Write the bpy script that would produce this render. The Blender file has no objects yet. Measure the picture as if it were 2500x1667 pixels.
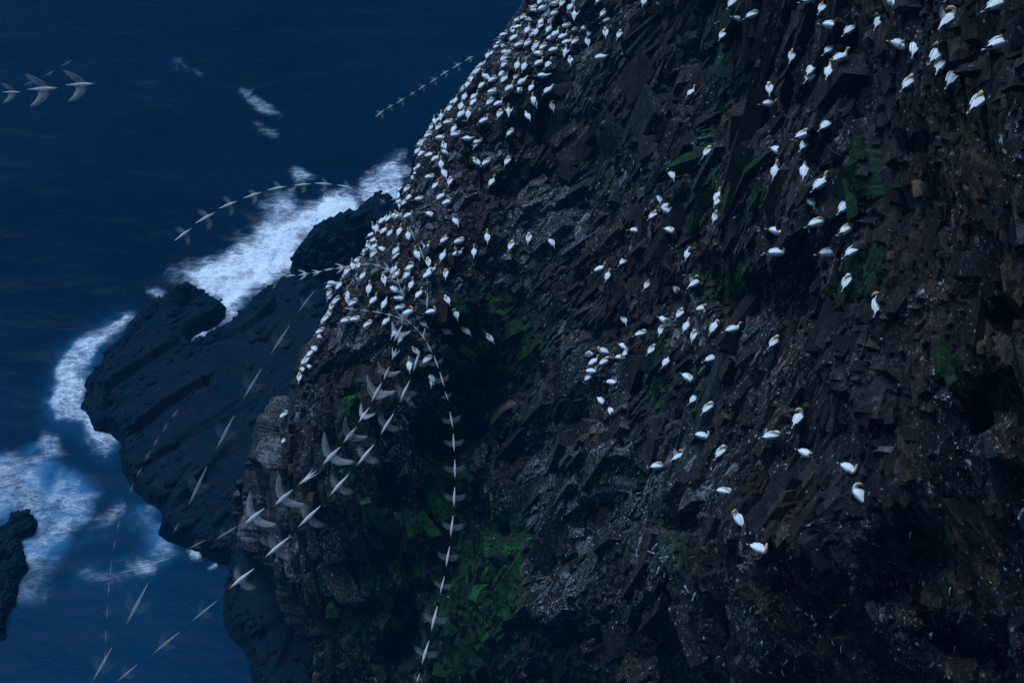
import bpy, math, random
import numpy as np
from mathutils import Vector, Matrix
from mathutils.bvhtree import BVHTree

R = math.radians
SC = bpy.context.scene
COL = SC.collection

# ------------------------------------------------------------------ camera
CAM_Z = 125.0
PITCH = R(40.0)
F = 2500 * 50 / 36.0            # focal length in photograph pixels
cam_d = bpy.data.cameras.new("camera")
cam_d.lens = 50
cam_d.sensor_width = 36
cam_d.clip_start = 1.0
cam_d.clip_end = 20000
cam = bpy.data.objects.new("camera", cam_d)
cam.location = (0, 0, CAM_Z)
cam.rotation_euler = (math.pi / 2 - PITCH, 0, 0)
COL.objects.link(cam)
SC.camera = cam

# ------------------------------------------------------------------ light
SUN_EL, SUN_ROT = R(9), R(-48)
LAMP_EL = R(62)
HAZE = 0.00025
w = bpy.data.worlds.new("World")
SC.world = w
w.use_nodes = True
nt = w.node_tree
bg = nt.nodes["Background"]
sky = nt.nodes.new("ShaderNodeTexSky")
sky.sky_type = 'NISHITA'
sky.sun_disc = False
sky.sun_elevation = SUN_EL
sky.sun_rotation = SUN_ROT
sky.air_density = 1.6
sky.dust_density = 0.2
sky.ozone_density = 6.0
nt.links.new(sky.outputs[0], bg.inputs[0])
bg.inputs[1].default_value = 0.05
sl = bpy.data.lights.new("sun", 'SUN')
sl.energy = 1.7
sl.angle = R(40)
sl.color = (0.52, 0.72, 1.0)
so = bpy.data.objects.new("sun", sl)
# light travels from the sun towards the scene
sdir = Vector((math.sin(SUN_ROT) * math.cos(LAMP_EL), math.cos(SUN_ROT) * math.cos(LAMP_EL), math.sin(LAMP_EL)))
so.rotation_euler = (-sdir).to_track_quat('-Z', 'Y').to_euler()
so.location = (0, 0, 300)
COL.objects.link(so)
SC.view_settings.view_transform = 'Standard'
SC.view_settings.look = 'None'
SC.view_settings.gamma = 1
SC.view_settings.exposure = 1.2

# ------------------------------------------------------------------ helpers
SP, CP = math.sin(PITCH), math.cos(PITCH)


def rays(u, v):
    """unit view directions through photograph pixels"""
    u = np.asarray(u, float); v = np.asarray(v, float)
    x = (u - 1250) / F
    y = -(v - 833.5) / F
    d = np.stack([x, CP + y * SP, -SP + y * CP], -1)
    return d / np.linalg.norm(d, axis=-1, keepdims=True)


def on_plane(u, v, z):
    d = rays(u, v)
    t = (z - CAM_Z) / d[..., 2]
    return d * t[..., None] + np.array([0, 0, CAM_Z])


def to_px(p):
    q = p - np.array([0, 0, CAM_Z])
    zc = q[..., 1] * CP - q[..., 2] * SP
    yc = q[..., 1] * SP + q[..., 2] * CP
    zc = np.where(zc < 1e-3, 1e-3, zc)
    return 1250 + F * q[..., 0] / zc, 833.5 - F * yc / zc


def hsh(ix, iy, iz, s):
    h = (ix.astype(np.int64) * 374761393 + iy.astype(np.int64) * 668265263 + iz.astype(np.int64) * 2147483647 + s * 1274126177) & 0xFFFFFFFF
    h = ((h ^ (h >> 13)) * 1274126177) & 0xFFFFFFFF
    h = ((h ^ (h >> 16)) * 2246822519) & 0xFFFFFFFF
    return ((h ^ (h >> 15)) & 0xFFFFFF).astype(np.float64) / 0xFFFFFF


def vnoise(p, s=0):
    i = np.floor(p).astype(np.int64)
    f = p - i
    f = f * f * (3 - 2 * f)
    r = 0
    for dx in (0, 1):
        wx = f[:, 0] if dx else 1 - f[:, 0]
        for dy in (0, 1):
            wy = f[:, 1] if dy else 1 - f[:, 1]
            for dz in (0, 1):
                wz = f[:, 2] if dz else 1 - f[:, 2]
                r = r + wx * wy * wz * hsh(i[:, 0] + dx, i[:, 1] + dy, i[:, 2] + dz, s)
    return r * 2 - 1


def fbm(p, o=4, s=0, g=0.5):
    r = 0; a = 1; t = 0
    for k in range(o):
        r = r + a * vnoise(p * (2.03 ** k) + 17.3 * k, s + k)
        t += a; a *= g
    return r / t


def worley(p, s=0):
    """per point: random value + tilt of its cell, distance to the second cell minus first"""
    n = len(p)
    i = np.floor(p).astype(np.int64)
    b1 = np.full(n, 1e9); b2 = np.full(n, 1e9)
    rid = np.zeros(n); off = np.zeros((n, 3))
    for dx in (-1, 0, 1):
        for dy in (-1, 0, 1):
            for dz in (-1, 0, 1):
                c = i + np.array([dx, dy, dz])
                fx = c[:, 0] + hsh(c[:, 0], c[:, 1], c[:, 2], s)
                fy = c[:, 1] + hsh(c[:, 0], c[:, 1], c[:, 2], s + 7)
                fz = c[:, 2] + hsh(c[:, 0], c[:, 1], c[:, 2], s + 13)
                d = np.stack([p[:, 0] - fx, p[:, 1] - fy, p[:, 2] - fz], -1)
                q = (np.abs(d) ** 1.6).sum(1)
                m = q < b1
                b2 = np.where(m, b1, np.minimum(b2, q))
                b1 = np.where(m, q, b1)
                rid = np.where(m, hsh(c[:, 0], c[:, 1], c[:, 2], s + 29), rid)
                off[m] = d[m]
    tx = hsh((rid * 99991).astype(np.int64), i[:, 0] * 0, i[:, 0] * 0, s + 3) * 2 - 1
    ty = hsh((rid * 99991).astype(np.int64), i[:, 0] * 0 + 1, i[:, 0] * 0, s + 5) * 2 - 1
    return rid, tx * off[:, 0] + ty * off[:, 1], b2 - b1


def poly_sd(u, v, poly):
    """signed distance to a polygon, negative inside"""
    P = np.asarray(poly, float)
    d2 = np.full(len(u), 1e18)
    ins = np.zeros(len(u), bool)
    for k in range(len(P)):
        a = P[k]; b = P[(k + 1) % len(P)]
        e = b - a
        wx = u - a[0]; wy = v - a[1]
        t = np.clip((wx * e[0] + wy * e[1]) / (e @ e + 1e-9), 0, 1)
        d2 = np.minimum(d2, (wx - e[0] * t) ** 2 + (wy - e[1] * t) ** 2)
        c = ((a[1] > v) != (b[1] > v)) & (u < (b[0] - a[0]) * (v - a[1]) / (b[1] - a[1] + 1e-12) + a[0])
        ins ^= c
    return np.sqrt(d2) * np.where(ins, -1, 1)


def sstep(a, b, x):
    t = np.clip((x - a) / (b - a), 0, 1)
    return t * t * (3 - 2 * t)


def grid_mesh(name, P, smooth=False):
    """P: rows x cols x 3"""
    nr, nc = P.shape[:2]
    me = bpy.data.meshes.new(name)
    me.vertices.add(nr * nc)
    me.vertices.foreach_set("co", P.reshape(-1).astype(np.float32))
    a = (np.arange(nr - 1)[:, None] * nc + np.arange(nc - 1)[None, :]).reshape(-1)
    q = np.stack([a, a + nc, a + nc + 1, a + 1], -1).astype(np.int32)
    nf = len(q)
    me.loops.add(nf * 4)
    me.loops.foreach_set("vertex_index", q.reshape(-1))
    me.polygons.add(nf)
    me.polygons.foreach_set("loop_start", np.arange(nf, dtype=np.int32) * 4)
    me.polygons.foreach_set("loop_total", np.full(nf, 4, np.int32))
    me.update(calc_edges=True)
    me.polygons.foreach_set("use_smooth", np.full(nf, smooth))
    return me


def set_attr(me, name, arr):
    if arr.ndim == 1:
        a = me.attributes.new(name, 'FLOAT', 'POINT')
        a.data.foreach_set("value", arr.astype(np.float32))
    else:
        a = me.attributes.new(name, 'FLOAT_COLOR', 'POINT')
        c = np.ones((len(arr), 4), np.float32); c[:, :3] = arr
        a.data.foreach_set("color", c.reshape(-1))


def link(name, me, mat=None, parent=None):
    o = bpy.data.objects.new(name, me)
    COL.objects.link(o)
    if mat: me.materials.append(mat)
    if parent: o.parent = parent
    return o


def tag(o, label=None, cat=None, group=None, kind=None):
    if label: o["label"] = label
    if cat: o["category"] = cat
    if group: o["group"] = group
    if kind: o["kind"] = kind


class NT:
    def __init__(s, name):
        s.m = bpy.data.materials.new(name); s.m.use_nodes = True
        s.t = s.m.node_tree; s.b = s.t.nodes["Principled BSDF"]

    def n(s, typ, ins=(), **kw):
        x = s.t.nodes.new(typ)
        for k, v in kw.items(): setattr(x, k, v)
        for k, v in dict(ins).items():
            if hasattr(v, 'is_output') or isinstance(v, bpy.types.NodeSocket): s.t.links.new(v, x.inputs[k])
            else: x.inputs[k].default_value = v
        return x

    def math(s, op, a, b=0.0, clamp=False):
        x = s.n("ShaderNodeMath", {0: a, 1: b}, operation=op); x.use_clamp = clamp
        return x.outputs[0]

    def mix(s, f, a, b, blend='MIX'):
        x = s.n("ShaderNodeMix", data_type='RGBA', blend_type=blend)
        for k, v in ((0, f), (6, a), (7, b)):
            if isinstance(v, bpy.types.NodeSocket): s.t.links.new(v, x.inputs[k])
            else: x.inputs[k].default_value = v if not isinstance(v, tuple) or len(v) == 4 else (*v, 1)
        return x.outputs[2]

    def attr(s, name): return s.n("ShaderNodeAttribute", attribute_name=name)

    def noise(s, co, scale, det=4, rough=0.55, dist=0.0):
        return s.n("ShaderNodeTexNoise", {"Vector": co, "Scale": scale, "Detail": det, "Roughness": rough, "Distortion": dist}).outputs[0]

    def ramp(s, x, a, b):
        y = s.n("ShaderNodeMapRange", {0: x, 1: a, 2: b, 3: 0.0, 4: 1.0}, interpolation_type='SMOOTHSTEP')
        return y.outputs[0]

    def set(s, k, v):
        if isinstance(v, bpy.types.NodeSocket): s.t.links.new(v, s.b.inputs[k])
        else: s.b.inputs[k].default_value = v


# ------------------------------------------------------------------ materials
def mat_rock():
    k = NT("cliff_rock")
    co = k.n("ShaderNodeTexCoord").outputs["Object"]
    c = k.attr("col").outputs["Color"]
    fl = k.attr("fleck").outputs["Fac"]
    n1 = k.noise(co, 1.3, 6, 0.65)
    n2 = k.noise(co, 7.0, 4, 0.6)
    mpf = k.n("ShaderNodeMapping", {"Vector": co, "Rotation": (R(20), R(-24), R(10)), "Scale": (1.0, 1.0, 0.5)})
    wf = k.n("ShaderNodeMixRGB", {0: 0.25, 1: mpf.outputs[0], 2: k.n("ShaderNodeTexNoise", {"Vector": co, "Scale": 2.5, "Detail": 3}).outputs["Color"]}, blend_type='ADD').outputs[0]
    frag = 0.0
    for sc_, wt in ((2.2, 0.9), (5.5, 0.9)):
        vr = k.n("ShaderNodeTexVoronoi", {"Vector": wf, "Scale": sc_})
        rr = k.n("ShaderNodeSeparateColor", {0: vr.outputs["Color"]}).outputs[0]
        frag = k.math('ADD', frag, k.math('MULTIPLY', k.math('POWER', rr, 1.6), wt))
    var = k.math('ADD', k.math('MULTIPLY', n1, 1.2), k.math('MULTIPLY', n2, 1.0))
    var = k.math('ADD', k.math('SUBTRACT', var, 0.95), frag)
    var = k.math('MAXIMUM', var, 0.10)
    cc = k.n("ShaderNodeVectorMath", {0: c, 1: (1, 1, 1)}, operation='MULTIPLY')
    cm = k.n("ShaderNodeVectorMath", {0: c}, operation='SCALE')
    k.t.links.new(var, cm.inputs["Scale"])
    # white droppings: small irregular flecks
    mask = None
    for sc, sx, thr in ((4.2, 1.0, 0.22), (7.5, 1.0, 0.26), (11.0, 1.0, 0.30)):
        mp = k.n("ShaderNodeMapping", {"Vector": co, "Scale": (1, 1, 0.62)})
        wv = k.n("ShaderNodeVectorMath", {0: mp.outputs[0], 1: k.n("ShaderNodeTexNoise", {"Vector": co, "Scale": sc * 1.6, "Detail": 2}).outputs["Color"]}, operation='MULTIPLY_ADD')
        wv = k.n("ShaderNodeMixRGB", {0: 0.30, 1: mp.outputs[0], 2: k.n("ShaderNodeTexNoise", {"Vector": co, "Scale": sc * 1.2, "Detail": 2}).outputs["Color"]}, blend_type='ADD')
        vo = k.n("ShaderNodeTexVoronoi", {"Vector": wv.outputs[0], "Scale": sc})
        rnd = k.n("ShaderNodeSeparateColor", {0: vo.outputs["Color"]})
        size = k.math('MULTIPLY', rnd.outputs[1], thr * 1.5)
        dot = k.math('LESS_THAN', vo.outputs["Distance"], size)
        on = k.math('LESS_THAN', rnd.outputs[0], fl)
        mm = k.math('MULTIPLY', k.math('MULTIPLY', dot, on), k.math('ADD', k.math('MULTIPLY', rnd.outputs[2], 0.8), 0.15))
        mask = mm if mask is None else k.math('MAXIMUM', mask, mm)
    mst = k.n("ShaderNodeMapping", {"Vector": co, "Scale": (2.6, 2.6, 0.32)})
    st = k.ramp(k.noise(mst.outputs[0], 1.0, 5, 0.65, 0.6), 0.60, 0.80)
    st = k.math('MULTIPLY', st, k.ramp(k.math('ADD', fl, k.math('MULTIPLY', k.math('SUBTRACT', k.noise(co, 0.25, 3), 0.5), 0.9)), 0.30, 0.75))
    mask = k.math('MAXIMUM', mask, k.math('MULTIPLY', st, 0.42))
    col = k.mix(mask, cm.outputs[0], (0.55, 0.56, 0.60))
    k.set("Base Color", col)
    k.set("Roughness", 0.72)
    k.set("Specular IOR Level", 0.25)
    bp = k.n("ShaderNodeBump", {"Strength": 1.0, "Distance": 0.22, "Height": k.math('ADD', k.noise(co, 4.0, 8, 0.7), k.math('MULTIPLY', frag, 0.35))})
    k.set("Normal", bp.outputs[0])
    return k.m


def mat_slab():
    k = NT("wet_dark_rock_haze_tint")
    co = k.n("ShaderNodeTexCoord").outputs["Object"]
    n = k.noise(co, 0.35, 8, 0.65)
    n2 = k.noise(co, 3.0, 6, 0.7)
    c = k.mix(k.ramp(n, 0.3, 0.7), (0.004, 0.017, 0.028), (0.015, 0.020, 0.025))  # blue of the distant haze is put into the dark rock colour
    c = k.mix(k.ramp(n2, 0.35, 0.75), c, (0.004, 0.009, 0.014))
    k.set("Base Color", c)
    k.set("Roughness", 0.6)
    k.set("Specular IOR Level", 0.0)
    k.set("Normal", k.n("ShaderNodeBump", {"Strength": 0.5, "Distance": 0.2, "Height": n2}).outputs[0])
    return k.m


def mat_sea():
    k = NT("sea_water")
    co = k.n("ShaderNodeTexCoord").outputs["Object"]
    foam = k.attr("foam").outputs["Fac"]
    teal = k.attr("teal").outputs["Fac"]
    big = k.noise(co, 0.03, 5, 0.6)
    deep = k.mix(k.ramp(big, 0.3, 0.7), (0.0008, 0.0075, 0.019), (0.0016, 0.0125, 0.031))
    body = k.mix(teal, deep, (0.001, 0.062, 0.135))
    # foam: wispy threshold of stretched, warped noise
    mp = k.n("ShaderNodeMapping", {"Vector": co, "Rotation": (0, 0, R(-35)), "Scale": (1.0, 0.45, 1.0)})
    f1 = k.noise(mp.outputs[0], 0.9, 9, 0.68, 1.2)
    f2 = k.noise(co, 3.5, 6, 0.7, 2.0)
    f3 = k.noise(co, 0.22, 5, 0.6, 0.8)
    fn = k.math('ADD', k.math('ADD', k.math('MULTIPLY', f1, 0.55), k.math('MULTIPLY', f2, 0.22)), k.math('MULTIPLY', f3, 0.35))
    def ridge(c, sc, dist, pw):
        r = k.math('SUBTRACT', 1.0, k.math('ABSOLUTE', k.math('SUBTRACT', k.math('MULTIPLY', k.noise(c, sc, 5, 0.6, dist), 2.0), 1.0)))
        return k.math('POWER', k.math('MAXIMUM', r, 0.0), pw)
    mps = k.n("ShaderNodeMapping", {"Vector": co, "Rotation": (0, 0, R(-62)), "Scale": (0.38, 1.0, 1.0)})
    fil = k.math('ADD', k.math('MULTIPLY', ridge(mps.outputs[0], 0.55, 1.6, 9.0), 0.85), k.math('MULTIPLY', ridge(mps.outputs[0], 1.7, 1.8, 8.0), 0.65))
    big2 = k.noise(co, 0.16, 5, 0.6, 1.0)
    dens = k.math('ADD', foam, k.math('MULTIPLY', k.math('SUBTRACT', big2, 0.5), 1.1))
    core = k.math('POWER', k.ramp(k.math('ADD', dens, k.math('MULTIPLY', k.math('SUBTRACT', f1, 0.5), 0.9)), 0.42, 1.30), 1.35)
    lace = k.math('MULTIPLY', fil, k.ramp(dens, 0.06, 0.75))
    fm = k.math('ADD', k.math('MULTIPLY', core, 0.82), k.math('MULTIPLY', lace, 0.68), clamp=True)
    fm = k.math('MULTIPLY', fm, k.ramp(foam, 0.0, 0.12))
    milk = k.attr('milk').outputs['Fac']
    body = k.mix(k.math('MULTIPLY', milk, k.ramp(k.noise(co, 0.12, 6, 0.6, 1.5), 0.25, 0.7)), body, (0.045, 0.185, 0.35))
    col = k.mix(fm, k.mix(k.ramp(foam, 0.0, 0.7), body, k.mix(0.35, body, (0.02, 0.10, 0.24))), (0.78, 0.80, 0.84))
    k.set("Base Color", col)
    k.set("Roughness", k.math('ADD', k.math('MULTIPLY', fm, 0.5), 0.28))
    k.set("IOR", 1.33)
    k.set("Specular IOR Level", 0.03)
    mp2 = k.n("ShaderNodeMapping", {"Vector": co, "Rotation": (0, 0, R(20)), "Scale": (0.7, 1.0, 1.0)})
    wv = k.math('ADD', k.noise(mp2.outputs[0], 0.55, 8, 0.62, 0.6), k.math('MULTIPLY', fm, 0.5))
    k.set("Normal", k.n("ShaderNodeBump", {"Strength": 0.3, "Distance": 0.5, "Height": wv}).outputs[0])
    return k.m


def mat_vcol(name, rough=0.75, alpha=None, col=None):
    k = NT(name)
    c = k.attr("col").outputs["Color"] if col is None else None
    co = k.n("ShaderNodeTexCoord").outputs["Object"]
    n = k.ramp(k.noise(co, 22.0, 4, 0.6), 0.25, 0.75)
    m = k.mix(n, (0.86, 0.86, 0.86), (1, 1, 1))
    base = k.mix(1.0, c if col is None else (*col, 1), m, 'MULTIPLY')
    k.set("Base Color", base)
    k.set("Roughness", rough)
    k.set("Specular IOR Level", 0.2)
    if alpha is not None: k.set("Alpha", alpha)
    return k.m


M_ROCK, M_SLAB, M_SEA = mat_rock(), mat_slab(), mat_sea()
M_BIRD = mat_vcol("gannet_plumage")
M_BILL = mat_vcol("grey_blue_bill", 0.4, None, (0.32, 0.37, 0.42))
M_WING = mat_vcol("gannet_wing")
M_MURRE = mat_vcol("guillemot_plumage")
M_FLYB = mat_vcol("flying_plumage", 0.8, 0.70)
M_FLYW = mat_vcol("flying_wing", 0.8, 0.05)
M_FLYB2 = mat_vcol("faint_flying_plumage", 0.8, 0.17)
M_FLYW2 = mat_vcol("faint_flying_wing", 0.8, 0.012)
M_FLYB3 = mat_vcol("banking_plumage", 0.8, 0.62)
M_FLYW3 = mat_vcol("banking_wing", 0.8, 0.22)
M_NET = mat_vcol("green_net", 0.6, None, (0.0, 0.12, 0.09))

# ------------------------------------------------------------------ cliff
# photograph pixel -> distance in metres, mostly from bird size; lower right steepened to fall into shade
CTRL = [(1250, 0, 126), (1000, 350, 122), (900, 550, 121), (760, 770, 120), (680, 950, 120), (640, 1080, 122), (620, 1250, 124), (640, 1400, 126), (720, 1667, 128), (800, 1900, 132),
        (1500, -250, 128), (1400, 100, 119), (1250, 300, 115), (1100, 550, 113), (1050, 750, 111), (950, 950, 111), (800, 1000, 115), (800, 1300, 118), (1000, 1150, 113), (950, 1450, 118), (1100, 1650, 119),
        (1600, 150, 103), (1400, 420, 112), (1600, 500, 96), (1500, 650, 101), (1300, 760, 110), (1220, 1000, 113), (1230, 1300, 113), (1300, 1500, 104), (1350, 1667, 108),
        (1650, 850, 86), (1450, 950, 97), (1700, 1100, 80), (1450, 1200, 95), (1500, 1500, 90), (1650, 1667, 86),
        (1850, 50, 84), (1850, 480, 76), (1950, 250, 75), (2000, 480, 68), (2050, 650, 66), (2130, 760, 60), (1900, 830, 72),
        (2100, 150, 66), (2300, 100, 53), (2470, 100, 47), (2400, 250, 48), (2300, 420, 54), (2500, 600, 46), (2250, 900, 54), (2500, 1000, 47),
        (2080, 1200, 58), (1830, 1340, 65), (2300, 1300, 55), (2500, 1667, 56), (2000, 1600, 67),
        (2900, 0, 35), (2900, 800, 36), (2900, 1667, 46), (2300, -250, 56), (1800, -250, 94), (3300, 700, 27), (3300, -200, 28), (3300, 1800, 38), (2300, 1900, 64), (1400, 1900, 113)]
EDGE = [(-260, 1520), (-60, 1330), (0, 1268), (30, 1232), (80, 1190), (110, 1163), (170, 1113), (230, 1073), (275, 1038), (320, 1016), (345, 988), (420, 982), (450, 958), (495, 938), (545, 903), (575, 877),
        (615, 848), (650, 808), (690, 783), (740, 765), (800, 733), (850, 713), (900, 698), (940, 684), (1000, 670), (1040, 644), (1080, 636), (1110, 632), (1150, 612), (1185, 620), (1240, 624), (1300, 630), (1360, 642), (1420, 650),
        (1461, 658), (1548, 712), (1600, 735), (1667, 756), (1760, 800), (1920, 860)]


def tps_fit(c):
    P = np.array([(a, b) for a, b, _ in c], float) / 1000
    z = np.array([d for *_, d in c], float)
    n = len(P)
    r = np.linalg.norm(P[:, None] - P[None], axis=2)
    K = np.where(r > 0, r * r * np.log(r + 1e-12), 0) + np.eye(n) * 2e-3
    A = np.zeros((n + 3, n + 3))
    A[:n, :n] = K; A[:n, n] = 1; A[:n, n + 1:] = P
    A[n, :n] = 1; A[n + 1:, :n] = P.T
    s = np.linalg.solve(A, np.concatenate([z, [0, 0, 0]]))
    return P, s


TP, TS = tps_fit(CTRL)


def depth0(u, v):
    x = np.asarray(u, float) / 1000; y = np.asarray(v, float) / 1000
    r = TS[-3] + TS[-2] * x + TS[-1] * y
    for k in range(len(TP)):
        q = (x - TP[k, 0]) ** 2 + (y - TP[k, 1]) ** 2
        r = r + TS[k] * 0.5 * q * np.log(q + 1e-12)
    return r


# hollows (+) and buttresses (-): u, v, half-length, half-width, tilt of the long axis, metres
RELIEF = [(1290, 450, 130, 45, -10, 4.0), (1330, 330, 60, 120, 80, 2.0), (1440, 300, 60, 200, 0, 2.5), (1560, 120, 40, 150, 0, -2.0),
          (1680, 300, 45, 160, 15, -2.2), (1760, 250, 25, 160, 12, 2.4), (1850, 330, 40, 120, 20, -1.6), (1790, 640, 40, 130, 5, 2.6), (1700, 640, 35, 90, 5, -1.4),
          (2110, 400, 40, 120, 10, 3.0), (2210, 330, 60, 50, 0, 3.0), (2150, 500, 150, 30, -8, 2.2), (2350, 430, 130, 80, -30, -2.0), (2380, 345, 90, 30, -15, 1.8),
          (2440, 760, 60, 60, 0, 2.0), (2420, 980, 80, 90, 0, 3.0), (2150, 930, 110, 30, -60, 1.6), (2080, 950, 60, 110, -20, -1.6),
          (1210, 960, 70, 120, -10, 2.6), (1140, 1060, 120, 40, -10, 2.2), (1030, 1230, 60, 60, 0, 2.0), (660, 1180, 32, 60, 0, 5.0), (1000, 1560, 60, 120, 10, 5.0), (880, 1400, 80, 60, 0, 1.0),
          (1420, 1250, 25, 110, 20, 2.8), (1510, 1290, 20, 90, 18, 2.4), (1350, 1190, 20, 90, 20, 2.2), (1630, 1280, 70, 60, 0, 2.6), (1640, 1190, 60, 50, 0, -2.0), (1460, 1560, 110, 70, 0, 4.0),
          (1320, 1480, 70, 45, -30, -2.4), (1270, 1560, 100, 30, -20, 2.5), (1760, 1500, 60, 90, 30, 1.8), (1960, 1400, 80, 60, 0, 1.5), (2250, 1420, 100, 110, 0, 3.5), (2380, 1560, 110, 70, 0, 3.5),
          (1910, 900, 40, 90, 20, -1.2), (1560, 960, 40, 60, 20, 1.6), (1580, 420, 60, 90, 10, -1.0), (950, 700, 160, 60, 40, -1.6), (1120, 300, 140, 60, 35, -1.5), (1440, 170, 40, 60, 0, -1.6), (1150, 800, 90, 50, -30, 1.2)]


def relief(u, v):
    r = 0
    for (a, b, L, W, tl, m) in RELIEF:
        c, s = math.cos(R(tl)), math.sin(R(tl))
        dx, dy = u - a, v - b
        x = (dx * c - dy * s) / L; y = (dx * s + dy * c) / W
        q = np.sqrt(x * x + y * y)
        m = max(-1.7 * min(L, W) * 0.028, min(1.7 * min(L, W) * 0.028, m))
        r = r + m * (1 - sstep(0.15, 1.45, q))
    return r


def build_cliff():
    v = np.arange(-250, 1900, 2.45)
    e = np.array(EDGE, float)
    us = np.interp(v, e[:, 0], e[:, 1])
    tt = np.linspace(0, 1, 900)
    tt = 0.85 * tt + 0.15 * tt ** 2
    t2 = np.linspace(1, 1.5, 90)[1:]
    U = us[:, None] + np.concatenate([tt * (2540 - us[:, None]), (2540 - us[:, None]) + (t2 - 1) * 2 * 860], 1)
    V = np.repeat(v[:, None], U.shape[1], 1)
    u = U.reshape(-1); vv = V.reshape(-1)
    wq = np.stack([u / 110, vv / 110, u * 0], -1)
    D = depth0(u, vv) + relief(u + 75 * fbm(wq, 4, 90), vv + 75 * fbm(wq + 9, 4, 77))
    tp = np.clip((u - np.repeat(us, U.shape[1])) / 150, 0, 1)
    D = D + 4.0 * (1 - np.sqrt(np.clip(1 - (1 - tp) ** 2, 0, 1)))
    P = rays(u, vv) * D[:, None] + np.array([0, 0, CAM_Z])
    shp = U.shape
    G = P.reshape(*shp, 3)
    # the far side of the headland: rolls over the crest and falls to the sea
    nb = 60
    s = np.linspace(0, 1, nb + 1)[1:][::-1]
    S0 = G[:, 0]
    back = rays(us - 60, v); back[:, 2] = 0
    back /= np.linalg.norm(back, axis=1, keepdims=True)
    rr = (s ** 1.6)[None, :, None]
    B = S0[:, None] + back[:, None] * (rr * 34) + np.array([-1, 0, 0]) * (s[None, :, None] ** 2 * 5)
    B[..., 2] = S0[:, None, 2] - (S0[:, None, 2] + 3) * (s[None, :] ** 2.1)
    G = np.concatenate([B, G], 1)
    U = np.concatenate([np.repeat(us[:, None], nb, 1), U], 1)
    V = np.concatenate([np.repeat(v[:, None], nb, 1), V], 1)
    # macro normals
    gu = np.gradient(G, axis=1); gv = np.gradient(G, axis=0)
    N = np.cross(gv, gu)
    N /= np.linalg.norm(N, axis=2, keepdims=True) + 1e-9
    toc = np.array([0, 0, CAM_Z]) - G
    sg = np.sign((N * toc).sum(2, keepdims=True)); sg[:, :nb] = sg[:, nb:nb + 1]
    N = N * sg
    for _ in range(3):      # smooth
        N = (N + np.roll(N, 7, 0) + np.roll(N, -7, 0) + np.roll(N, 7, 1) + np.roll(N, -7, 1))
        N /= np.linalg.norm(N, axis=2, keepdims=True) + 1e-9
    P = G.reshape(-1, 3); N = N.reshape(-1, 3); u = U.reshape(-1); vv = V.reshape(-1)
    n = len(P)
    dist = np.linalg.norm(P - np.array([0, 0, CAM_Z]), axis=1)
    # face coordinates in metres for the bedding: along, across, into the cliff
    X = np.stack([P[:, 0], (P[:, 2] * 0.8 - P[:, 1] * 0.6), P[:, 1] * 0.8 + P[:, 2] * 0.6], -1)
    warp = np.stack([fbm(P / 9 + 3, 3, 40), fbm(P / 9 + 30, 3, 44), fbm(P / 9 + 60, 3, 48)], -1)
    Xw = X + warp * 1.6
    zone = np.full(n, 1)
    zb = fbm(P / 6, 3, 60) * 110
    zone[(u + zb < 1180) & (vv + 0.45 * u > 1250)] = 0
    zone[(u + zb > 2050) | (vv + zb > 1330) & (u + zb > 1650)] = 2
    disp = fbm(P / 16, 4, 10) * 1.7 + fbm(P / 4.5, 4, 20) * 0.5
    pale = np.zeros(n); crack = np.ones(n); tone = np.zeros(n)
    fine = fbm(P / 1.1, 4, 25) * 0.12
    for z, ang, st in ((0, 118, 0.28), (1, 68, 0.24), (2, 138, 0.42)):
        m = zone == z
        c, s_ = math.cos(R(ang)), math.sin(R(ang))
        a = Xw[m, 0] * c + Xw[m, 1] * s_      # along bedding
        b = -Xw[m, 0] * s_ + Xw[m, 1] * c
        Q = np.stack([a * st, b, Xw[m, 2] * 0.6], -1)
        dd = np.zeros(m.sum())
        for scale, amp, sd in ((5.5, 1.3, 100), (2.1, 0.6, 200), (0.85, 0.22, 300), (0.4, 0.10, 350)):
            rid, tilt, ed = worley(Q / scale, sd + z * 11)
            dd += amp * ((rid - 0.5) * 1.15 + tilt * 0.75) - amp * 0.25 * (1 - sstep(0, 0.12, ed))
            if sd == 200: t_ = rid; k_ = sstep(0.0, 0.07, ed)
            if sd == 300: p_ = rid; crack[m] = sstep(0.0, 0.10, ed) * (0.3 + 0.7 * k_)
        disp[m] += dd
        pale[m] = p_; tone[m] = t_
    # the crowded shoulder is an earthy slope, less blocky
    crowd = sstep(0, 120, 1330 - u) * sstep(0, 160, 930 - vv)
    crowd = np.clip(crowd + 0.7 * (1 - sstep(0, 150, np.hypot((u - 1620) / 1.6, vv - 740))) , 0, 1)
    disp = disp * (1 - 0.45 * crowd) + fine + crowd * fbm(P / 0.7, 3, 33) * 0.16
    k = np.clip(dist / 100, 0.5, 1.1)
    tp = np.concatenate([np.zeros((len(v), nb)), tp.reshape(shp)], 1)
    dg = (disp * k).reshape(U.shape) - (1.55 + 0.45 * sstep(500, 900, V) + 0.7 * sstep(1000, 1100, V) * sstep(1420, 1300, V)) * (1 - sstep(0.0, 0.9, tp))
    for _ in range(4):
        dg[1:-1, 1:-1] = 0.4 * dg[1:-1, 1:-1] + 0.15 * (dg[:-2, 1:-1] + dg[2:, 1:-1] + dg[1:-1, :-2] + dg[1:-1, 2:])
    P2 = P + N * dg.reshape(-1)[:, None]
    # ---------------- colours
    n1 = fbm(P / 3.5, 4, 70); n2 = fbm(P / 0.9, 3, 75); n3 = fbm(P / 11, 3, 79)
    grey = np.array([0.032, 0.031, 0.030]); brown = np.array([0.052, 0.034, 0.022]); dark = np.array([0.013, 0.014, 0.016])
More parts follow.
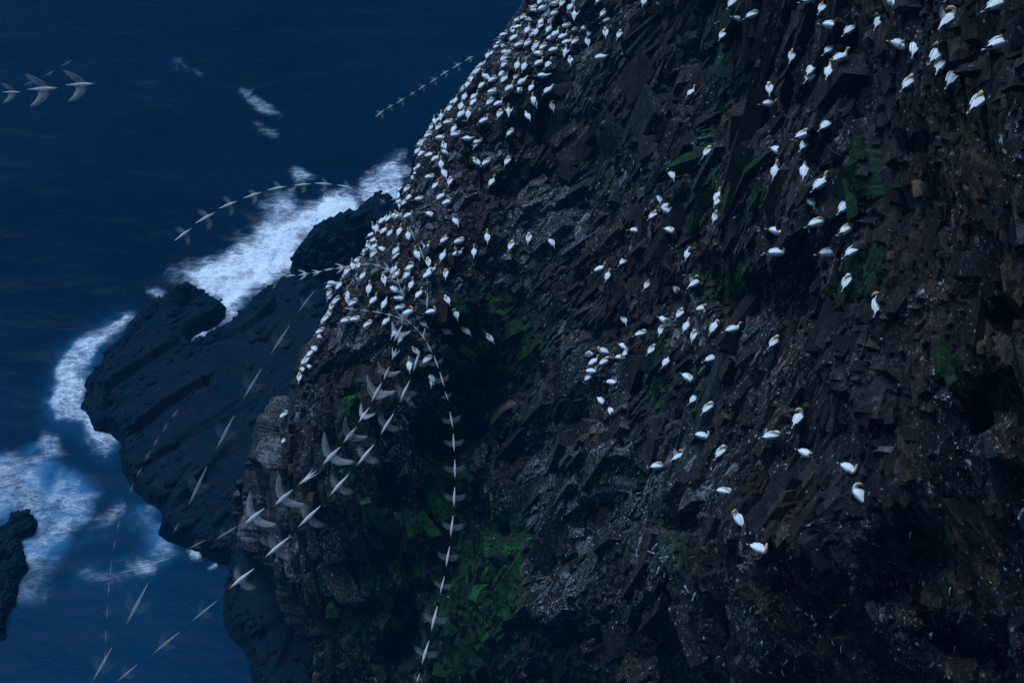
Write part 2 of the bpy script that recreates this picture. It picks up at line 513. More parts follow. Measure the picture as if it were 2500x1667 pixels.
    soil = np.array([0.046, 0.026, 0.017]); moss = np.array([0.007, 0.052, 0.008]); palec = np.array([0.135, 0.132, 0.140]); ochre = np.array([0.085, 0.055, 0.032])
    mixc = lambda A, B, f: A * (1 - f[:, None]) + B * f[:, None]
    C = mixc(np.tile(grey, (n, 1)), brown, sstep(-0.1, 0.35, n1 + 0.5 * n3))
    C = C * (0.55 + 0.9 * tone)[:, None]
    C = mixc(C, dark, sstep(0.1, 0.5, n2 * 0.8 - n1 * 0.6) * 0.75)
    C = mixc(C, ochre, 0.8 * (1 - sstep(0.5, 1.1, np.hypot((u - 2370) / 150, (vv - 430) / 100) + 0.4 * n1)))
    red = 0.75 * (1 - sstep(0.6, 1.2, np.hypot((u - 1630) / 260, (vv - 700) / 200) + 0.35 * n1))
    C = mixc(C, soil, np.clip(np.maximum(crowd * 0.9, red) + 0.2 * n2, 0, 0.95))
    # guano-whitened stones
    g = np.full(n, 0.16)
    for (a, b, ru, rv, s_) in ((1120, 250, 330, 260, .40), (950, 600, 230, 300, .40), (830, 900, 200, 200, .42), (625, 1120, 30, 60, .5), (650, 1400, 60, 140, .65), (760, 1250, 120, 230, .42), (1420, 130, 60, 40, .7),
                              (1480, 1220, 240, 180, .75), (1320, 1430, 130, 110, .8), (1480, 1400, 230, 130, .62), (1330, 570, 150, 80, .45), (1400, 480, 120, 90, .45), (1180, 620, 60, 100, .45), (1230, 500, 40, 90, .5), (1770, 810, 110, 60, .6),
                              (1440, 870, 120, 90, .5), (1150, 1000, 90, 60, .5), (1000, 980, 120, 60, .45), (1000, 1130, 90, 90, .5), (1740, 400, 70, 50, .5), (2060, 560, 150, 170, .36), (2300, 160, 180, 130, .34), (2420, 1130, 130, 100, .45),
                              (2300, 1050, 160, 90, .4), (2350, 1560, 260, 150, .42), (2000, 1450, 300, 160, .34), (1640, 1180, 50, 60, .62), (1480, 200, 70, 130, .36), (2120, 1330, 80, 60, .4), (1900, 1100, 160, 100, .3), (1850, 900, 100, 80, .4), (1590, 60, 90, 60, .3)):
        q = np.hypot((u - a) / ru, (vv - b) / rv) + 0.35 * n1
        g = np.maximum(g, s_ * (1 - sstep(0.55, 1.25, q)))
    for (a, b, ru, rv) in ((1430, 380, 190, 120), (1350, 300, 80, 150), (2000, 1180, 120, 200), (2450, 850, 120, 160), (1000, 1560, 90, 120), (1680, 1300, 70, 80), (1350, 1580, 200, 60), (2200, 620, 160, 130), (1700, 100, 160, 220)):
        q = np.hypot((u - a) / ru, (vv - b) / rv) + 0.3 * n1
        g = g * (1 - 0.6 * (1 - sstep(0.5, 1.2, q)))
    g = g * (1 + 0.55 * crowd) * (1 - 0.35 * sstep(1850, 2150, u))
    bare = np.clip(C * 0.74, 0.0015, 0.5); g = np.clip(g * (0.12 + 2.0 * sstep(-0.18, 0.42, fbm(P / 2.6, 4, 83))), 0, 0.95); g2 = g * np.clip((dist - 45) / 30, 0.2, 1)
    C = mixc(C, palec * np.array([1, 1, 1.02]), sstep(1.02 - 0.62 * g2, 1.1 - 0.62 * g2, pale + 0.12 * n2) * (0.35 + 0.65 * sstep(0.2, 0.6, g)))
    # moss and grass in the wet gullies
    mo = np.zeros(n)
    for (a, b, ru, rv, s_) in ((1235, 900, 60, 70, .8), (1180, 970, 90, 90, .85), (1080, 1190, 100, 80, 1), (1040, 1240, 70, 60, .8), (1140, 1370, 80, 80, .8), (1190, 1300, 60, 60, .7), (1170, 1480, 110, 170, 1), (1060, 1340, 120, 90, 1), (1190, 770, 95, 75, 1), (1245, 835, 105, 90, 1), (1165, 880, 40, 60, .6), (862, 965, 42, 60, 1), (850, 1040, 30, 60, .9), (855, 1165, 70, 45, .9), (1070, 1120, 80, 110, .9), (1120, 1060, 110, 40, .8),
                               (1050, 1300, 130, 110, .9), (1000, 1400, 120, 80, .8), (1215, 1440, 60, 210, 1), (1150, 1590, 130, 120, 1), (880, 1520, 160, 90, .7), (760, 1560, 120, 110, .5), (675, 1245, 40, 40, .9), (1240, 1300, 35, 90, .9),
                               (2130, 440, 42, 80, .75), (1835, 500, 60, 70, .9), (1795, 690, 55, 80, .9), (1715, 690, 28, 60, .9), (2125, 650, 40, 60, .8), (2380, 330, 80, 30, .7), (1730, 320, 22, 90, .7), (1735, 480, 24, 80, .8), (1610, 855, 26, 40, .9), (1590, 940, 24, 60, .8),
                               (1420, 820, 30, 50, .8), (1660, 1000, 40, 80, .7), (1640, 1360, 50, 60, .7), (2330, 900, 40, 60, .6), (2270, 1330, 80, 60, .5), (1760, 150, 30, 160, .5), (1590, 1230, 20, 110, .6), (2080, 700, 60, 50, .5), (930, 1250, 60, 80, .6)):
        q = np.hypot((u - a) / ru, (vv - b) / rv) + 0.55 * n1 + 0.25 * n2
        mo = np.maximum(mo, s_ * (1 - sstep(0.5, 1.15, q)))
    C = mixc(C, moss * (1 + 0.6 * n2)[:, None], np.clip(mo, 0, 1) * 0.95)
    g = g * (1 - 0.8 * mo)
    C = C * (0.35 + 0.65 * crack)[:, None]
    C = np.clip(C * 0.74, 0.0015, 0.5)
    # broken blocks, slabs and scree of the same rock, each an angular prism bedded along the strata
    r = np.random.RandomState(11)
    Gp = P2.reshape(*U.shape, 3); Gn = N.reshape(*U.shape, 3)
    Cb = bare.reshape(*U.shape, 3); Mo = mo.reshape(U.shape); Gg = g.reshape(U.shape); Zn = zone.reshape(U.shape); Cw = crowd.reshape(U.shape)
    Tp = tp; Nn1 = n1.reshape(U.shape)
    BV, BC, BF, BG = [], [], [], []
    box = np.array([(-1, -1, -1), (1, -1, -1), (1, 1, -1), (-1, 1, -1), (-1, -1, 1), (1, -1, 1), (1, 1, 1), (-1, 1, 1)], float)
    quads = np.array([(0, 3, 2, 1), (4, 5, 6, 7), (0, 1, 5, 4), (1, 2, 6, 5), (2, 3, 7, 6), (3, 0, 4, 7)])
    ANG = np.array([118, 68, 138.0])
    nv = 0
    for cnt, lo, hi in ((700, 1.8, 3.8), (4200, 1.0, 2.0), (14000, 0.5, 1.1), (36000, 0.18, 0.55), (1200, 2.61, 5.2), (1500, 1.61, 2.6)):
        iv = r.randint(4, U.shape[0] - 4, cnt); iu = r.randint(nb, U.shape[1] - 4, cnt)
        # thin by distance so that the count follows area, not pixels
        dd = np.linalg.norm(Gp[iv, iu] - np.array([0, 0, CAM_Z]), axis=1)
        keep = r.rand(cnt) < np.clip((dd / 125) ** (1.3 if lo > 0.9 else 0.75), 0.12, 1)
        if lo == 2.61: keep &= (np.abs(iu - np.interp(iv, [0, U.shape[0]], [0, 0])) > -1) & (U[iv, iu] > 1600) & (U[iv, iu] < 2060) & (V[iv, iu] < 470)
        if lo == 1.61: keep &= (U[iv, iu] > 1800) & (U[iv, iu] < 2180) & (V[iv, iu] > 720) & (V[iv, iu] < 1080)
        if lo == 1.8: keep &= dd > 78
        if lo == 1.0: keep &= (dd > 62) | (r.rand(cnt) < 0.35)
        if lo > 1.0: keep &= (Cw[iv, iu] < 0.45) & (Tp[iv, iu] > 0.9)
        elif lo > 0.5: keep &= (r.rand(cnt) > 0.6 * Cw[iv, iu]) & (Tp[iv, iu] > 0.04)
        keep &= r.rand(cnt) > (0.75 if lo > 0.5 else 0.35) * Mo[iv, iu]
        iv, iu = iv[keep], iu[keep]; n_ = len(iv)
        p = Gp[iv, iu]; nn = Gn[iv, iu]; z = Zn[iv, iu]; cw = Cw[iv, iu]
        nn = nn + r.normal(0, 0.07, (n_, 3)) + (0.30 * cw)[:, None] * r.normal(0, 1, (n_, 3))
        nn /= np.linalg.norm(nn, axis=1, keepdims=True)
        ang = np.radians(ANG[z] + 14 * Nn1[iv, iu] + r.normal(0, 5, n_) + cw * r.normal(0, 40, n_))
        rt = np.cross(np.array([0, 0, 1.0]), nn); rt /= np.linalg.norm(rt, axis=1, keepdims=True) + 1e-9
        rt *= -np.sign((rt * np.array([-1.0, 0, 0])).sum(1, keepdims=True))
        upv = np.cross(nn, rt); upv *= np.sign(upv[:, 2:3] + 1e-9)
        al = rt * np.cos(ang)[:, None] + upv * np.sin(ang)[:, None]
        ac = np.cross(nn, al)
        s_ = lo * (hi / lo) ** (r.rand(n_) ** 1.4)
        lng = s_ * np.where(z == 1, r.uniform(0.9, 2.6, n_), r.uniform(0.8, 1.8, n_)) * (1 - 0.35 * cw)
        wid = s_ * r.uniform(0.35, 0.85, n_); dep = s_ * r.uniform(0.18, 0.42, n_)
        if lo == 2.61: wid = r.uniform(0.35, 1.0, n_); dep = r.uniform(0.3, 0.8, n_)
        if lo == 1.61: wid = s_ * r.uniform(0.4, 0.6, n_); dep = s_ * 0.2; 
        jit = 1 + r.uniform(-0.42, 0.2, (n_, 8, 3))
        loc = box[None] * jit * 0.5
        loc[:, 4:, :2] *= r.uniform(0.55, 1.0, (n_, 1, 2))
        loc[:, :, 2] += 0.3 * loc[:, :, 0] * r.uniform(-1, 1, (n_, 1)) + 0.55 * loc[:, :, 1] * r.uniform(-1, 1, (n_, 1))
        V3 = (p - nn * (dep * 0.12)[:, None])[:, None] + al[:, None] * (loc[..., 0] * lng[:, None])[..., None] + ac[:, None] * (loc[..., 1] * wid[:, None])[..., None] + nn[:, None] * (loc[..., 2] * dep[:, None] * 1.6)[..., None]
        tn = 0.3 + (1.1 if lo > 0.9 else 1.7) * r.rand(n_) ** 1.6
        c = Cb[iv, iu] * tn[:, None]
        c = c * (1 + 0.11 * np.clip(r.normal(0, 1, (n_, 1)), -1.6, 1.6) * np.array([1.0, 0.15, -0.7]))
        gg = Gg[iv, iu]
        pl = r.rand(n_) < np.clip(gg * 1.0 - 0.06, 0, 0.6) * (1 - 0.55 * cw) * np.clip((np.linalg.norm(p - np.array([0, 0, CAM_Z]), axis=1) - 45) / 30, 0.15, 1) * (1.0 if lo < 0.4 else 0.55 if lo < 1.0 else 0.0)
        c[pl] = np.array([0.15, 0.142, 0.145]) * r.uniform(0.3, 1.5, (pl.sum(), 1))
        mm = Mo[iv, iu] * (r.rand(n_) < 0.8)
        c = c * (1 - mm)[:, None] + moss * 0.95 * r.uniform(0.4, 1.7, (n_, 1)) * mm[:, None]
        BV.append(V3.reshape(-1, 3)); BC.append(np.repeat(np.clip(c, 0.001, 0.4), 8, 0)); BG.append(np.repeat(gg * (1 - Mo[iv, iu]), 8))
        BF.append((quads[None] + nv + 8 * np.arange(n_)[:, None, None]).reshape(-1, 4)); nv += n_ * 8
    BV = np.concatenate(BV); BC = np.concatenate(BC); BF = np.concatenate(BF); BG = np.concatenate(BG)
    m0 = grid_mesh("cliff", Gp, True)
    nq = len(m0.polygons); bq = np.empty(nq * 4, np.int32); m0.loops.foreach_get("vertex_index", bq)
    bpy.data.meshes.remove(m0)
    AV = np.concatenate([P2, BV]); AF = np.concatenate([bq.reshape(-1, 4), BF + n])
    me = bpy.data.meshes.new("cliff")
    me.vertices.add(len(AV)); me.vertices.foreach_set("co", AV.reshape(-1).astype(np.float32))
    me.loops.add(len(AF) * 4); me.loops.foreach_set("vertex_index", AF.reshape(-1).astype(np.int32))
    me.polygons.add(len(AF)); me.polygons.foreach_set("loop_start", np.arange(len(AF), dtype=np.int32) * 4); me.polygons.foreach_set("loop_total", np.full(len(AF), 4, np.int32))
    me.update(calc_edges=True)
    sm = np.zeros(len(AF), bool); sm[:nq] = True
    me.polygons.foreach_set("use_smooth", sm)
    set_attr(me, "col", np.concatenate([C, BC])); set_attr(me, "fleck", np.clip(np.concatenate([g, BG]), 0, 1))
    o = link("cliff", me, M_ROCK)
    tag(o, "dark broken sea cliff streaked with white droppings and green moss", "cliff", None, "structure")
    # coarse tree for setting birds down on the rock
    Gs = Gp[:, nb:][::2, ::2]
    nr, nc = Gs.shape[:2]
    a = (np.arange(nr - 1)[:, None] * nc + np.arange(nc - 1)[None, :]).reshape(-1)
    q = np.stack([a, a + nc, a + nc + 1, a + 1], -1)
    ns = nr * nc
    return o, BVHTree.FromPolygons(np.concatenate([Gs.reshape(-1, 3), BV]).tolist(), np.concatenate([q, BF + ns]).tolist())


CLIFF, BVH = build_cliff()


def hit(u, v):
    d = Vector(rays(u, v).tolist())
    r = BVH.ray_cast(Vector((0, 0, CAM_Z)), d)
    if r[0] is None:
        return None, d, None
    return r[0], d, (r[0] - Vector((0, 0, CAM_Z))).length


# ------------------------------------------------------------------ sea
A1 = lambda L: [(x / 2.351, 350 + y / 2.351) for x, y in L]
A2 = lambda L: [(x / 3.136, 900 + y / 3.136) for x, y in L]
A3 = lambda L: [(x / 3.357, 1200 + y / 3.357) for x, y in L]
A4 = lambda L: [(x / 2.352, y / 2.352) for x, y in L]
FOAM = [
    (A1([(1105, 745), (1200, 705), (1300, 665), (1380, 600), (1470, 570), (1540, 500), (1600, 470), (1690, 450), (1760, 420), (1850, 350), (1880, 305), (1960, 300), (2030, 340), (2010, 430), (1940, 490), (1830, 480), (1750, 545), (1690, 640), (1700, 690), (1750, 705), (1640, 735), (1545, 790), (1400, 910), (1290, 1005), (1180, 1085), (1108, 1112), (1095, 1045), (1210, 985), (1280, 925), (1290, 890), (1190, 840), (1130, 800)]), 1.0, 10, 30),
    (A1([(1480, 580), (1530, 440), (1560, 360), (1640, 330), (1700, 390), (1760, 430), (1650, 560)]), 0.62, 4, 30),
    (A1([(2040, 335), (2120, 230), (2210, 140), (2270, 95), (2320, 140), (2280, 320), (2130, 330)]), 0.72, 5, 22),
    (A1([(715, 1000), (740, 1015), (700, 1065), (580, 1175), (545, 1260), (460, 1330), (450, 1440), (485, 1520), (560, 1590), (480, 1600), (330, 1590), (310, 1430), (350, 1290), (410, 1210), (490, 1140), (580, 1095), (650, 1035)]), 0.80, 6, 22),
    (A2([(600, 0), (610, 100), (620, 200), (700, 300), (745, 380), (865, 410), (910, 490), (850, 612), (770, 590), (680, 470), (560, 360), (480, 250), (430, 190), (460, 110), (480, 0)]), 0.72, 5, 24),
    (A2([(-200, 730), (0, 740), (100, 710), (200, 680), (240, 640), (310, 620), (370, 640), (360, 720), (310, 820), (350, 900), (420, 880), (450, 810), (560, 830), (640, 890), (650, 1000), (600, 1100), (560, 1180), (520, 1280), (450, 1340), (330, 1430), (240, 1480), (170, 1400), (160, 1290), (250, 1270), (280, 1200), (270, 1110), (200, 1055), (110, 1065), (70, 1130), (0, 1205), (-200, 1230)]), 0.62, 8, 36),
    (A2([(300, 560), (330, 500), (370, 540), (430, 540), (420, 620), (330, 640)]), 0.4, 2, 26),
    (A3([(130, 600), (240, 560), (330, 640), (280, 780), (250, 880), (120, 900), (110, 820)]), 0.34, 2, 30),
    (A2([(1075, 1100), (1140, 1050), (1210, 1190), (1335, 1290), (1325, 1400), (1250, 1440), (1170, 1400), (1210, 1300), (1110, 1180)]), 0.5, 4, 18),
    (A2([(1065, 1480), (1160, 1485), (1170, 1545), (1100, 1545)]), 0.45, 2, 14),
    (A3([(650, 690), (760, 640), (950, 640), (1150, 600), (1240, 640), (1100, 680), (900, 700), (700, 700)]), 0.34, 2, 20),
    (A2([(1460, 1340), (1540, 1395), (1525, 1440), (1470, 1440)]), 0.62, 2, 8),
    (A2([(1620, 1520), (1740, 1400), (1745, 1385), (1660, 1490)]), 0.6, 2, 6),
    (A4([(1365, 520), (1420, 530), (1540, 600), (1610, 668), (1520, 645), (1440, 590)]), 0.36, 2, 10),
    (A4([(1460, 710), (1560, 750), (1580, 790), (1500, 765)]), 0.24, 2, 10),
    (A4([(930, 350), (1000, 350), (1070, 390), (1155, 435), (1080, 420), (1000, 375)]), 0.22, 2, 10),
    (A1([(850, 850), (900, 825), (945, 850), (925, 892)]), 0.55, 2, 10),
    (A1([(1685, 150), (1720, 140), (1765, 200), (1700, 225)]), 0.45, 2, 14),
    (A1([(940, 740), (1000, 710), (1060, 740), (1000, 770)]), 0.3, 2, 14),
    (A2([(700, 1180), (900, 1050), (960, 1080), (800, 1260), (640, 1340)]), 0.30, 2, 30),
]


def build_sea():
    def axis(a, b, st, far):
        g = [far * (1.32 ** -k) for k in range(30)]
        g = [x for x in g if x > 3 * st]
        return np.array(sorted([a - x for x in g])[:] + list(np.arange(a, b, st)) + sorted([b + x for x in g]))
    xs = axis(-125, 40, 0.42, 6000); ys = axis(90, 275, 0.42, 6000)
    Xg, Yg = np.meshgrid(xs, ys)
    P = np.stack([Xg, Yg, Xg * 0], -1)
    p = P.reshape(-1, 3)
    front = p[:, 1] > 20
    u, v = to_px(p)
    u = np.where(front, u, -9e3); v = np.where(front, v, -9e3)
    foam = np.zeros(len(p)); near = (np.abs(u - 500) < 900) & (np.abs(v - 800) < 1100)
    uu, vn = u[near], v[near]
    q = p[near]
    wx = fbm(q / 3.5, 4, 500) * 26; wy = fbm(q / 3.5 + 40, 4, 510) * 26
    wx += fbm(q / 0.9, 3, 520) * 9; wy += fbm(q / 0.9 + 40, 3, 530) * 9
    ff = np.zeros(len(uu)); tl = np.zeros(len(uu))
    mk_ = np.zeros(len(uu))
    for fi, (poly, dens, inn, out) in enumerate(FOAM):
        wk = min(1.0, out / 25)
        sd = poly_sd(uu + wx * wk, vn + wy * wk, poly)
        if fi in (3, 4, 5, 7, 8, 10, 19):
            mk_ = np.maximum(mk_, (1.7 if fi in (5, 8) else 0.5) * dens * (1 - sstep(-15, 45, sd)))
            dens = dens * (0.62 if fi in (5, 7, 8, 10, 19) else 0.85)
        ff = np.maximum(ff, dens * np.exp(-(np.clip(sd + inn, 0, None) / (out * (0.5 if fi in (3, 4) else 0.68))) ** 1.1))
        if dens > 0.3 and len(poly) > 6:
            tl = np.maximum(tl, 0.5 * dens * (1 - sstep(0, 110, sd)))
    foam[near] = ff
    milk = np.zeros(len(p)); milk[near] = np.clip(mk_, 0, 0.85)
    teal = np.zeros(len(p)); teal[near] = tl
    low = np.zeros(len(p))
    low = sstep(700, 1250, v) * sstep(1000, 300, u) * 0.42
    low = low * (0.6 + 0.4 * fbm(p / 20, 3, 540))
    teal = np.clip(np.maximum(teal * sstep(600, 1000, v), low), 0, 1)
    p[:, 2] = np.where(near, 0, 0)
    p[near, 2] += fbm(q / np.array([9, 4, 5]), 4, 550) * 0.35 + ff * (0.25 + 0.4 * fbm(q / 1.2, 3, 560))
    me = grid_mesh("sea", p.reshape(P.shape), True)
    set_attr(me, "foam", foam); set_attr(me, "teal", teal); set_attr(me, "milk", milk)
    o = link("sea", me, M_SEA)
    tag(o, "dark blue sea with white surf breaking on the rocks", "sea", None, "structure")
    return o


build_sea()

# ------------------------------------------------------------------ rocks at the foot of the cliff
ROCKS = [
    ("sea_rock", "broad flat dark rock shelf sloping into the surf below the headland", 2.0,
     A1([(1080, 755), (1105, 757), (1140, 810), (1190, 840), (1285, 890), (1280, 925), (1210, 985), (1095, 1045), (1085, 1080), (1108, 1112), (1180, 1085), (1290, 1005), (1395, 910), (1480, 840), (1545, 790), (1640, 738), (1800, 745), (2050, 900), (2150, 1568)]) +
     [(900, 1300), (1000, 1780), (700, 1800), (655, 1740), (637, 1667), (600, 1590), (552, 1490), (548, 1410), (560, 1345), (530, 1345), (490, 1320)] +
     A2([(1400, 1255), (1290, 1240), (1215, 1180), (1215, 1080), (1230, 980), (1100, 920), (1010, 830), (950, 730), (900, 620), (880, 560), (910, 480), (850, 400), (735, 370), (685, 285), (610, 200), (598, 130)]) +
     A1([(450, 1385), (455, 1330), (510, 1300), (550, 1250), (575, 1170), (680, 1080), (715, 1025), (755, 970), (870, 872), (940, 870), (960, 830)])),
    ("sea_rock", "dark rounded rock knob between the breaking surf and the gannet crowd", 3.0,
     A1([(1678, 632), (1712, 580), (1750, 545), (1790, 490), (1835, 468), (1870, 432), (1910, 428), (1937, 475), (1985, 455), (2012, 400), (2048, 345), (2130, 327), (2240, 330), (2400, 400), (2400, 740), (1900, 740), (1760, 705), (1690, 665)])),
    ("sea_rock", "low dark rock at the left edge ringed by milky foam", 0.8,
     A2([(-250, 1240), (0, 1215), (60, 1165), (95, 1085), (160, 1065), (230, 1075), (270, 1140), (268, 1215), (235, 1265), (150, 1290), (175, 1400), (185, 1480)]) +
     A3([(120, 720), (100, 900), (50, 1000), (60, 1150), (10, 1180), (-250, 1200)])),
]


def build_rock(name, label, h, poly, sd):
    pu = np.array(poly, float)
    W = on_plane(pu[:, 0], pu[:, 1], h)[:, :2]
    lo, hi = W.min(0) - 4, W.max(0) + 4
    st = 0.26
    xs = np.arange(lo[0], hi[0], st); ys = np.arange(lo[1], hi[1], st)
    X, Y = np.meshgrid(xs, ys)
    p = np.stack([X, Y, X * 0], -1).reshape(-1, 3)
    wx = fbm(p / 4, 4, sd) * 0.8 + fbm(p / 1.0, 3, sd + 5) * 0.25
    d = -poly_sd(p[:, 0] + wx, p[:, 1] + fbm(p / 4 + 20, 4, sd + 9) * 0.8, W)
    a = R(52)
    Q = np.stack([(p[:, 0] * math.cos(a) + p[:, 1] * math.sin(a)) * 0.35, -p[:, 0] * math.sin(a) + p[:, 1] * math.cos(a), p[:, 0] * 0], -1)
    Q = Q + np.stack([fbm(p / 6, 3, sd + 20), fbm(p / 6 + 9, 3, sd + 21), p[:, 0] * 0], -1) * 1.2
    r1, t1, e1 = worley(Q / 7, sd + 30)
    r2, t2, e2 = worley(Q / 2.2, sd + 31)
    ins = np.clip(d, 0, 60)
    z = h * sstep(-0.6, 1.1, d) * 1.0 + np.minimum(ins, 22) * 0.13 + sstep(0.5, 3, ins) * ((r1 - 0.5) * 0.9 + t1 * 1.7 + (r2 - 0.5) * 0.16 + t2 * 0.12 - 0.25 * (1 - sstep(0, 0.10, e1)))
    z = z + fbm(p / 1.5, 4, sd + 40) * 0.18 * sstep(0, 1, ins)
    z = np.where(d < -0.6, -2.0 + 0 * z, z - 0.4 + 0.4 * sstep(-0.6, 0.6, d))
    # the shelf lifts towards the headland
    uu, vv = to_px(p)
    z = z + sstep(560, 900, uu) * sstep(0, 6, ins) * 5.0
    # the deep slot in the block beside the inlet
    if h == 2.0:
        q = poly_sd(uu, vv, A1([(1120, 800), (1165, 830), (1110, 960), (1030, 1090), (985, 1060), (1060, 930)]))
        z = z - 1.5 * (1 - sstep(-14, 6, q)) * sstep(0, 2, ins)
        q = poly_sd(uu, vv, A2([(610, 120), (700, 180), (820, 230), (960, 330), (920, 400), (850, 400), (735, 370), (640, 250)]))
        z = z - 1.3 * (1 - sstep(-10, 8, q))
    p[:, 2] = z
    # loose slabs and broken edges on the shelf
    rr = np.random.RandomState(sd)
    pick = np.where(d > 0.5)[0]
    edge = np.exp(-d[pick] / 2.0) + 0.05
    pick = rr.choice(pick, 900, p=edge / edge.sum())
    BV, BF = [], []
    bx = np.array([(-1, -1, -1), (1, -1, -1), (1, 1, -1), (-1, 1, -1), (-1, -1, 1), (1, -1, 1), (1, 1, 1), (-1, 1, 1)], float)
    qd = [(0, 3, 2, 1), (4, 5, 6, 7), (0, 1, 5, 4), (1, 2, 6, 5), (2, 3, 7, 6), (3, 0, 4, 7)]
    npt = len(p)
    for j, ii in enumerate(pick):
        sz = min(0.25 * (6 ** (rr.rand() ** 2.4)), 0.3 + 0.35 * d[ii]); an = a + rr.normal(0, 0.25)
        L = bx * (1 + rr.uniform(-0.35, 0.15, (8, 3))) * np.array([sz * rr.uniform(0.6, 1.4), sz * rr.uniform(0.3, 0.6), sz * 0.24])
        L[:, 2] += L[:, 0] * rr.uniform(-.25, .25) + L[:, 1] * rr.uniform(-.35, .35)
        BV.append(np.stack([L[:, 0] * math.cos(an) - L[:, 1] * math.sin(an), L[:, 0] * math.sin(an) + L[:, 1] * math.cos(an), L[:, 2]], -1) + p[ii])
        BF += [tuple(npt + j * 8 + t for t in f) for f in qd]
    mg = grid_mesh(name, p.reshape(*X.shape, 3), True)
    me = bpy.data.meshes.new(name)
    bq = np.empty(len(mg.polygons) * 4, np.int32); mg.loops.foreach_get("vertex_index", bq); bpy.data.meshes.remove(mg)
    # keep only the part that stands out of the water
    fq = bq.reshape(-1, 4); fq = fq[(p[fq, 2] > -1.9).any(1)]
    AV = np.concatenate([p] + BV); AF = np.concatenate([fq, np.array(BF)])
    me.vertices.add(len(AV)); me.vertices.foreach_set("co", AV.reshape(-1).astype(np.float32))
    me.loops.add(len(AF) * 4); me.loops.foreach_set("vertex_index", AF.reshape(-1).astype(np.int32))
    me.polygons.add(len(AF)); me.polygons.foreach_set("loop_start", np.arange(len(AF), dtype=np.int32) * 4); me.polygons.foreach_set("loop_total", np.full(len(AF), 4, np.int32))
    me.update(calc_edges=True)
    o = link(name, me, M_SLAB)
    tag(o, label, "rock")


for i, (nm, lb, h, poly) in enumerate(ROCKS):
    build_rock(nm, lb, h, poly, 700 + 50 * i)

# ------------------------------------------------------------------ birds
def tube(spine, seg=10):
    """spine: list of (x, z, half-width, half-height, colour[, y]); one closed continuous surface"""
    n = len(spine)
    C = np.array([(s[0], s[5] if len(s) > 5 else 0.0, s[1]) for s in spine], float)
    T = np.gradient(C, axis=0)
    T /= np.linalg.norm(T, axis=1, keepdims=True) + 1e-9
    vs, cs, fs = [], [], []
    side0 = np.array([0, 1.0, 0])
    for i, s in enumerate(spine):
        side = side0 - T[i] * (side0 @ T[i])
        if np.linalg.norm(side) < 0.2: side = np.array([-1.0, 0, 0]) - T[i] * (-T[i][0])
        side /= np.linalg.norm(side)
        upv = np.cross(T[i], side)
        for j in range(seg):
            a = 2 * math.pi * j / seg
            vs.append(C[i] + side * math.cos(a) * s[2] + upv * math.sin(a) * s[3])
            cs.append(s[4])
    for i in range(n - 1):
        for j in range(seg):
            a = i * seg + j; b = i * seg + (j + 1) % seg
            fs.append((a, b, b + seg, a + seg))
    vs.append(C[0]); cs.append(spine[0][4]); vs.append(C[-1]); cs.append(spine[-1][4])
    for j in range(seg):
        fs.append((len(vs) - 2, (j + 1) % seg, j))
        k = (n - 1) * seg
        fs.append((len(vs) - 1, k + j, k + (j + 1) % seg))
    return vs, cs, fs


def joinp(*parts):
    V, Cc, Fc = [], [], []
    for v, c, f in parts:
        o = len(V)
        V += list(v); Cc += list(c); Fc += [tuple(i + o for i in q) for q in f]
    return V, Cc, Fc


def mk(name, part, mat, smooth=True):
    v, c, f = part
    me = bpy.data.meshes.new(name)
    me.from_pydata([tuple(x) for x in v], [], f)
    me.validate()
    set_attr(me, "col", np.array(c, float)[:len(me.vertices)])
    me.polygons.foreach_set("use_smooth", np.full(len(me.polygons), smooth))
    me.materials.append(mat)
    return me


WH = (0.80, 0.80, 0.80); BK = (0.015, 0.015, 0.018); BUFF = (0.62, 0.40, 0.17); ORG = (0.60, 0.30, 0.10); PBF = (0.74, 0.62, 0.42); TAIL = (0.66, 0.64, 0.60); GB = (0.30, 0.35, 0.40)

BODY = [(-0.52, 0.075, .012, .008, TAIL), (-0.42, 0.09, .030, .016, TAIL), (-0.33, 0.105, .050, .035, WH), (-0.22, 0.125, .090, .075, WH), (-0.08, 0.14, .124, .112, WH), (0.06, 0.145, .135, .128, WH), (0.18, 0.15, .125, .122, WH), (0.27, 0.165, .098, .10, WH)]


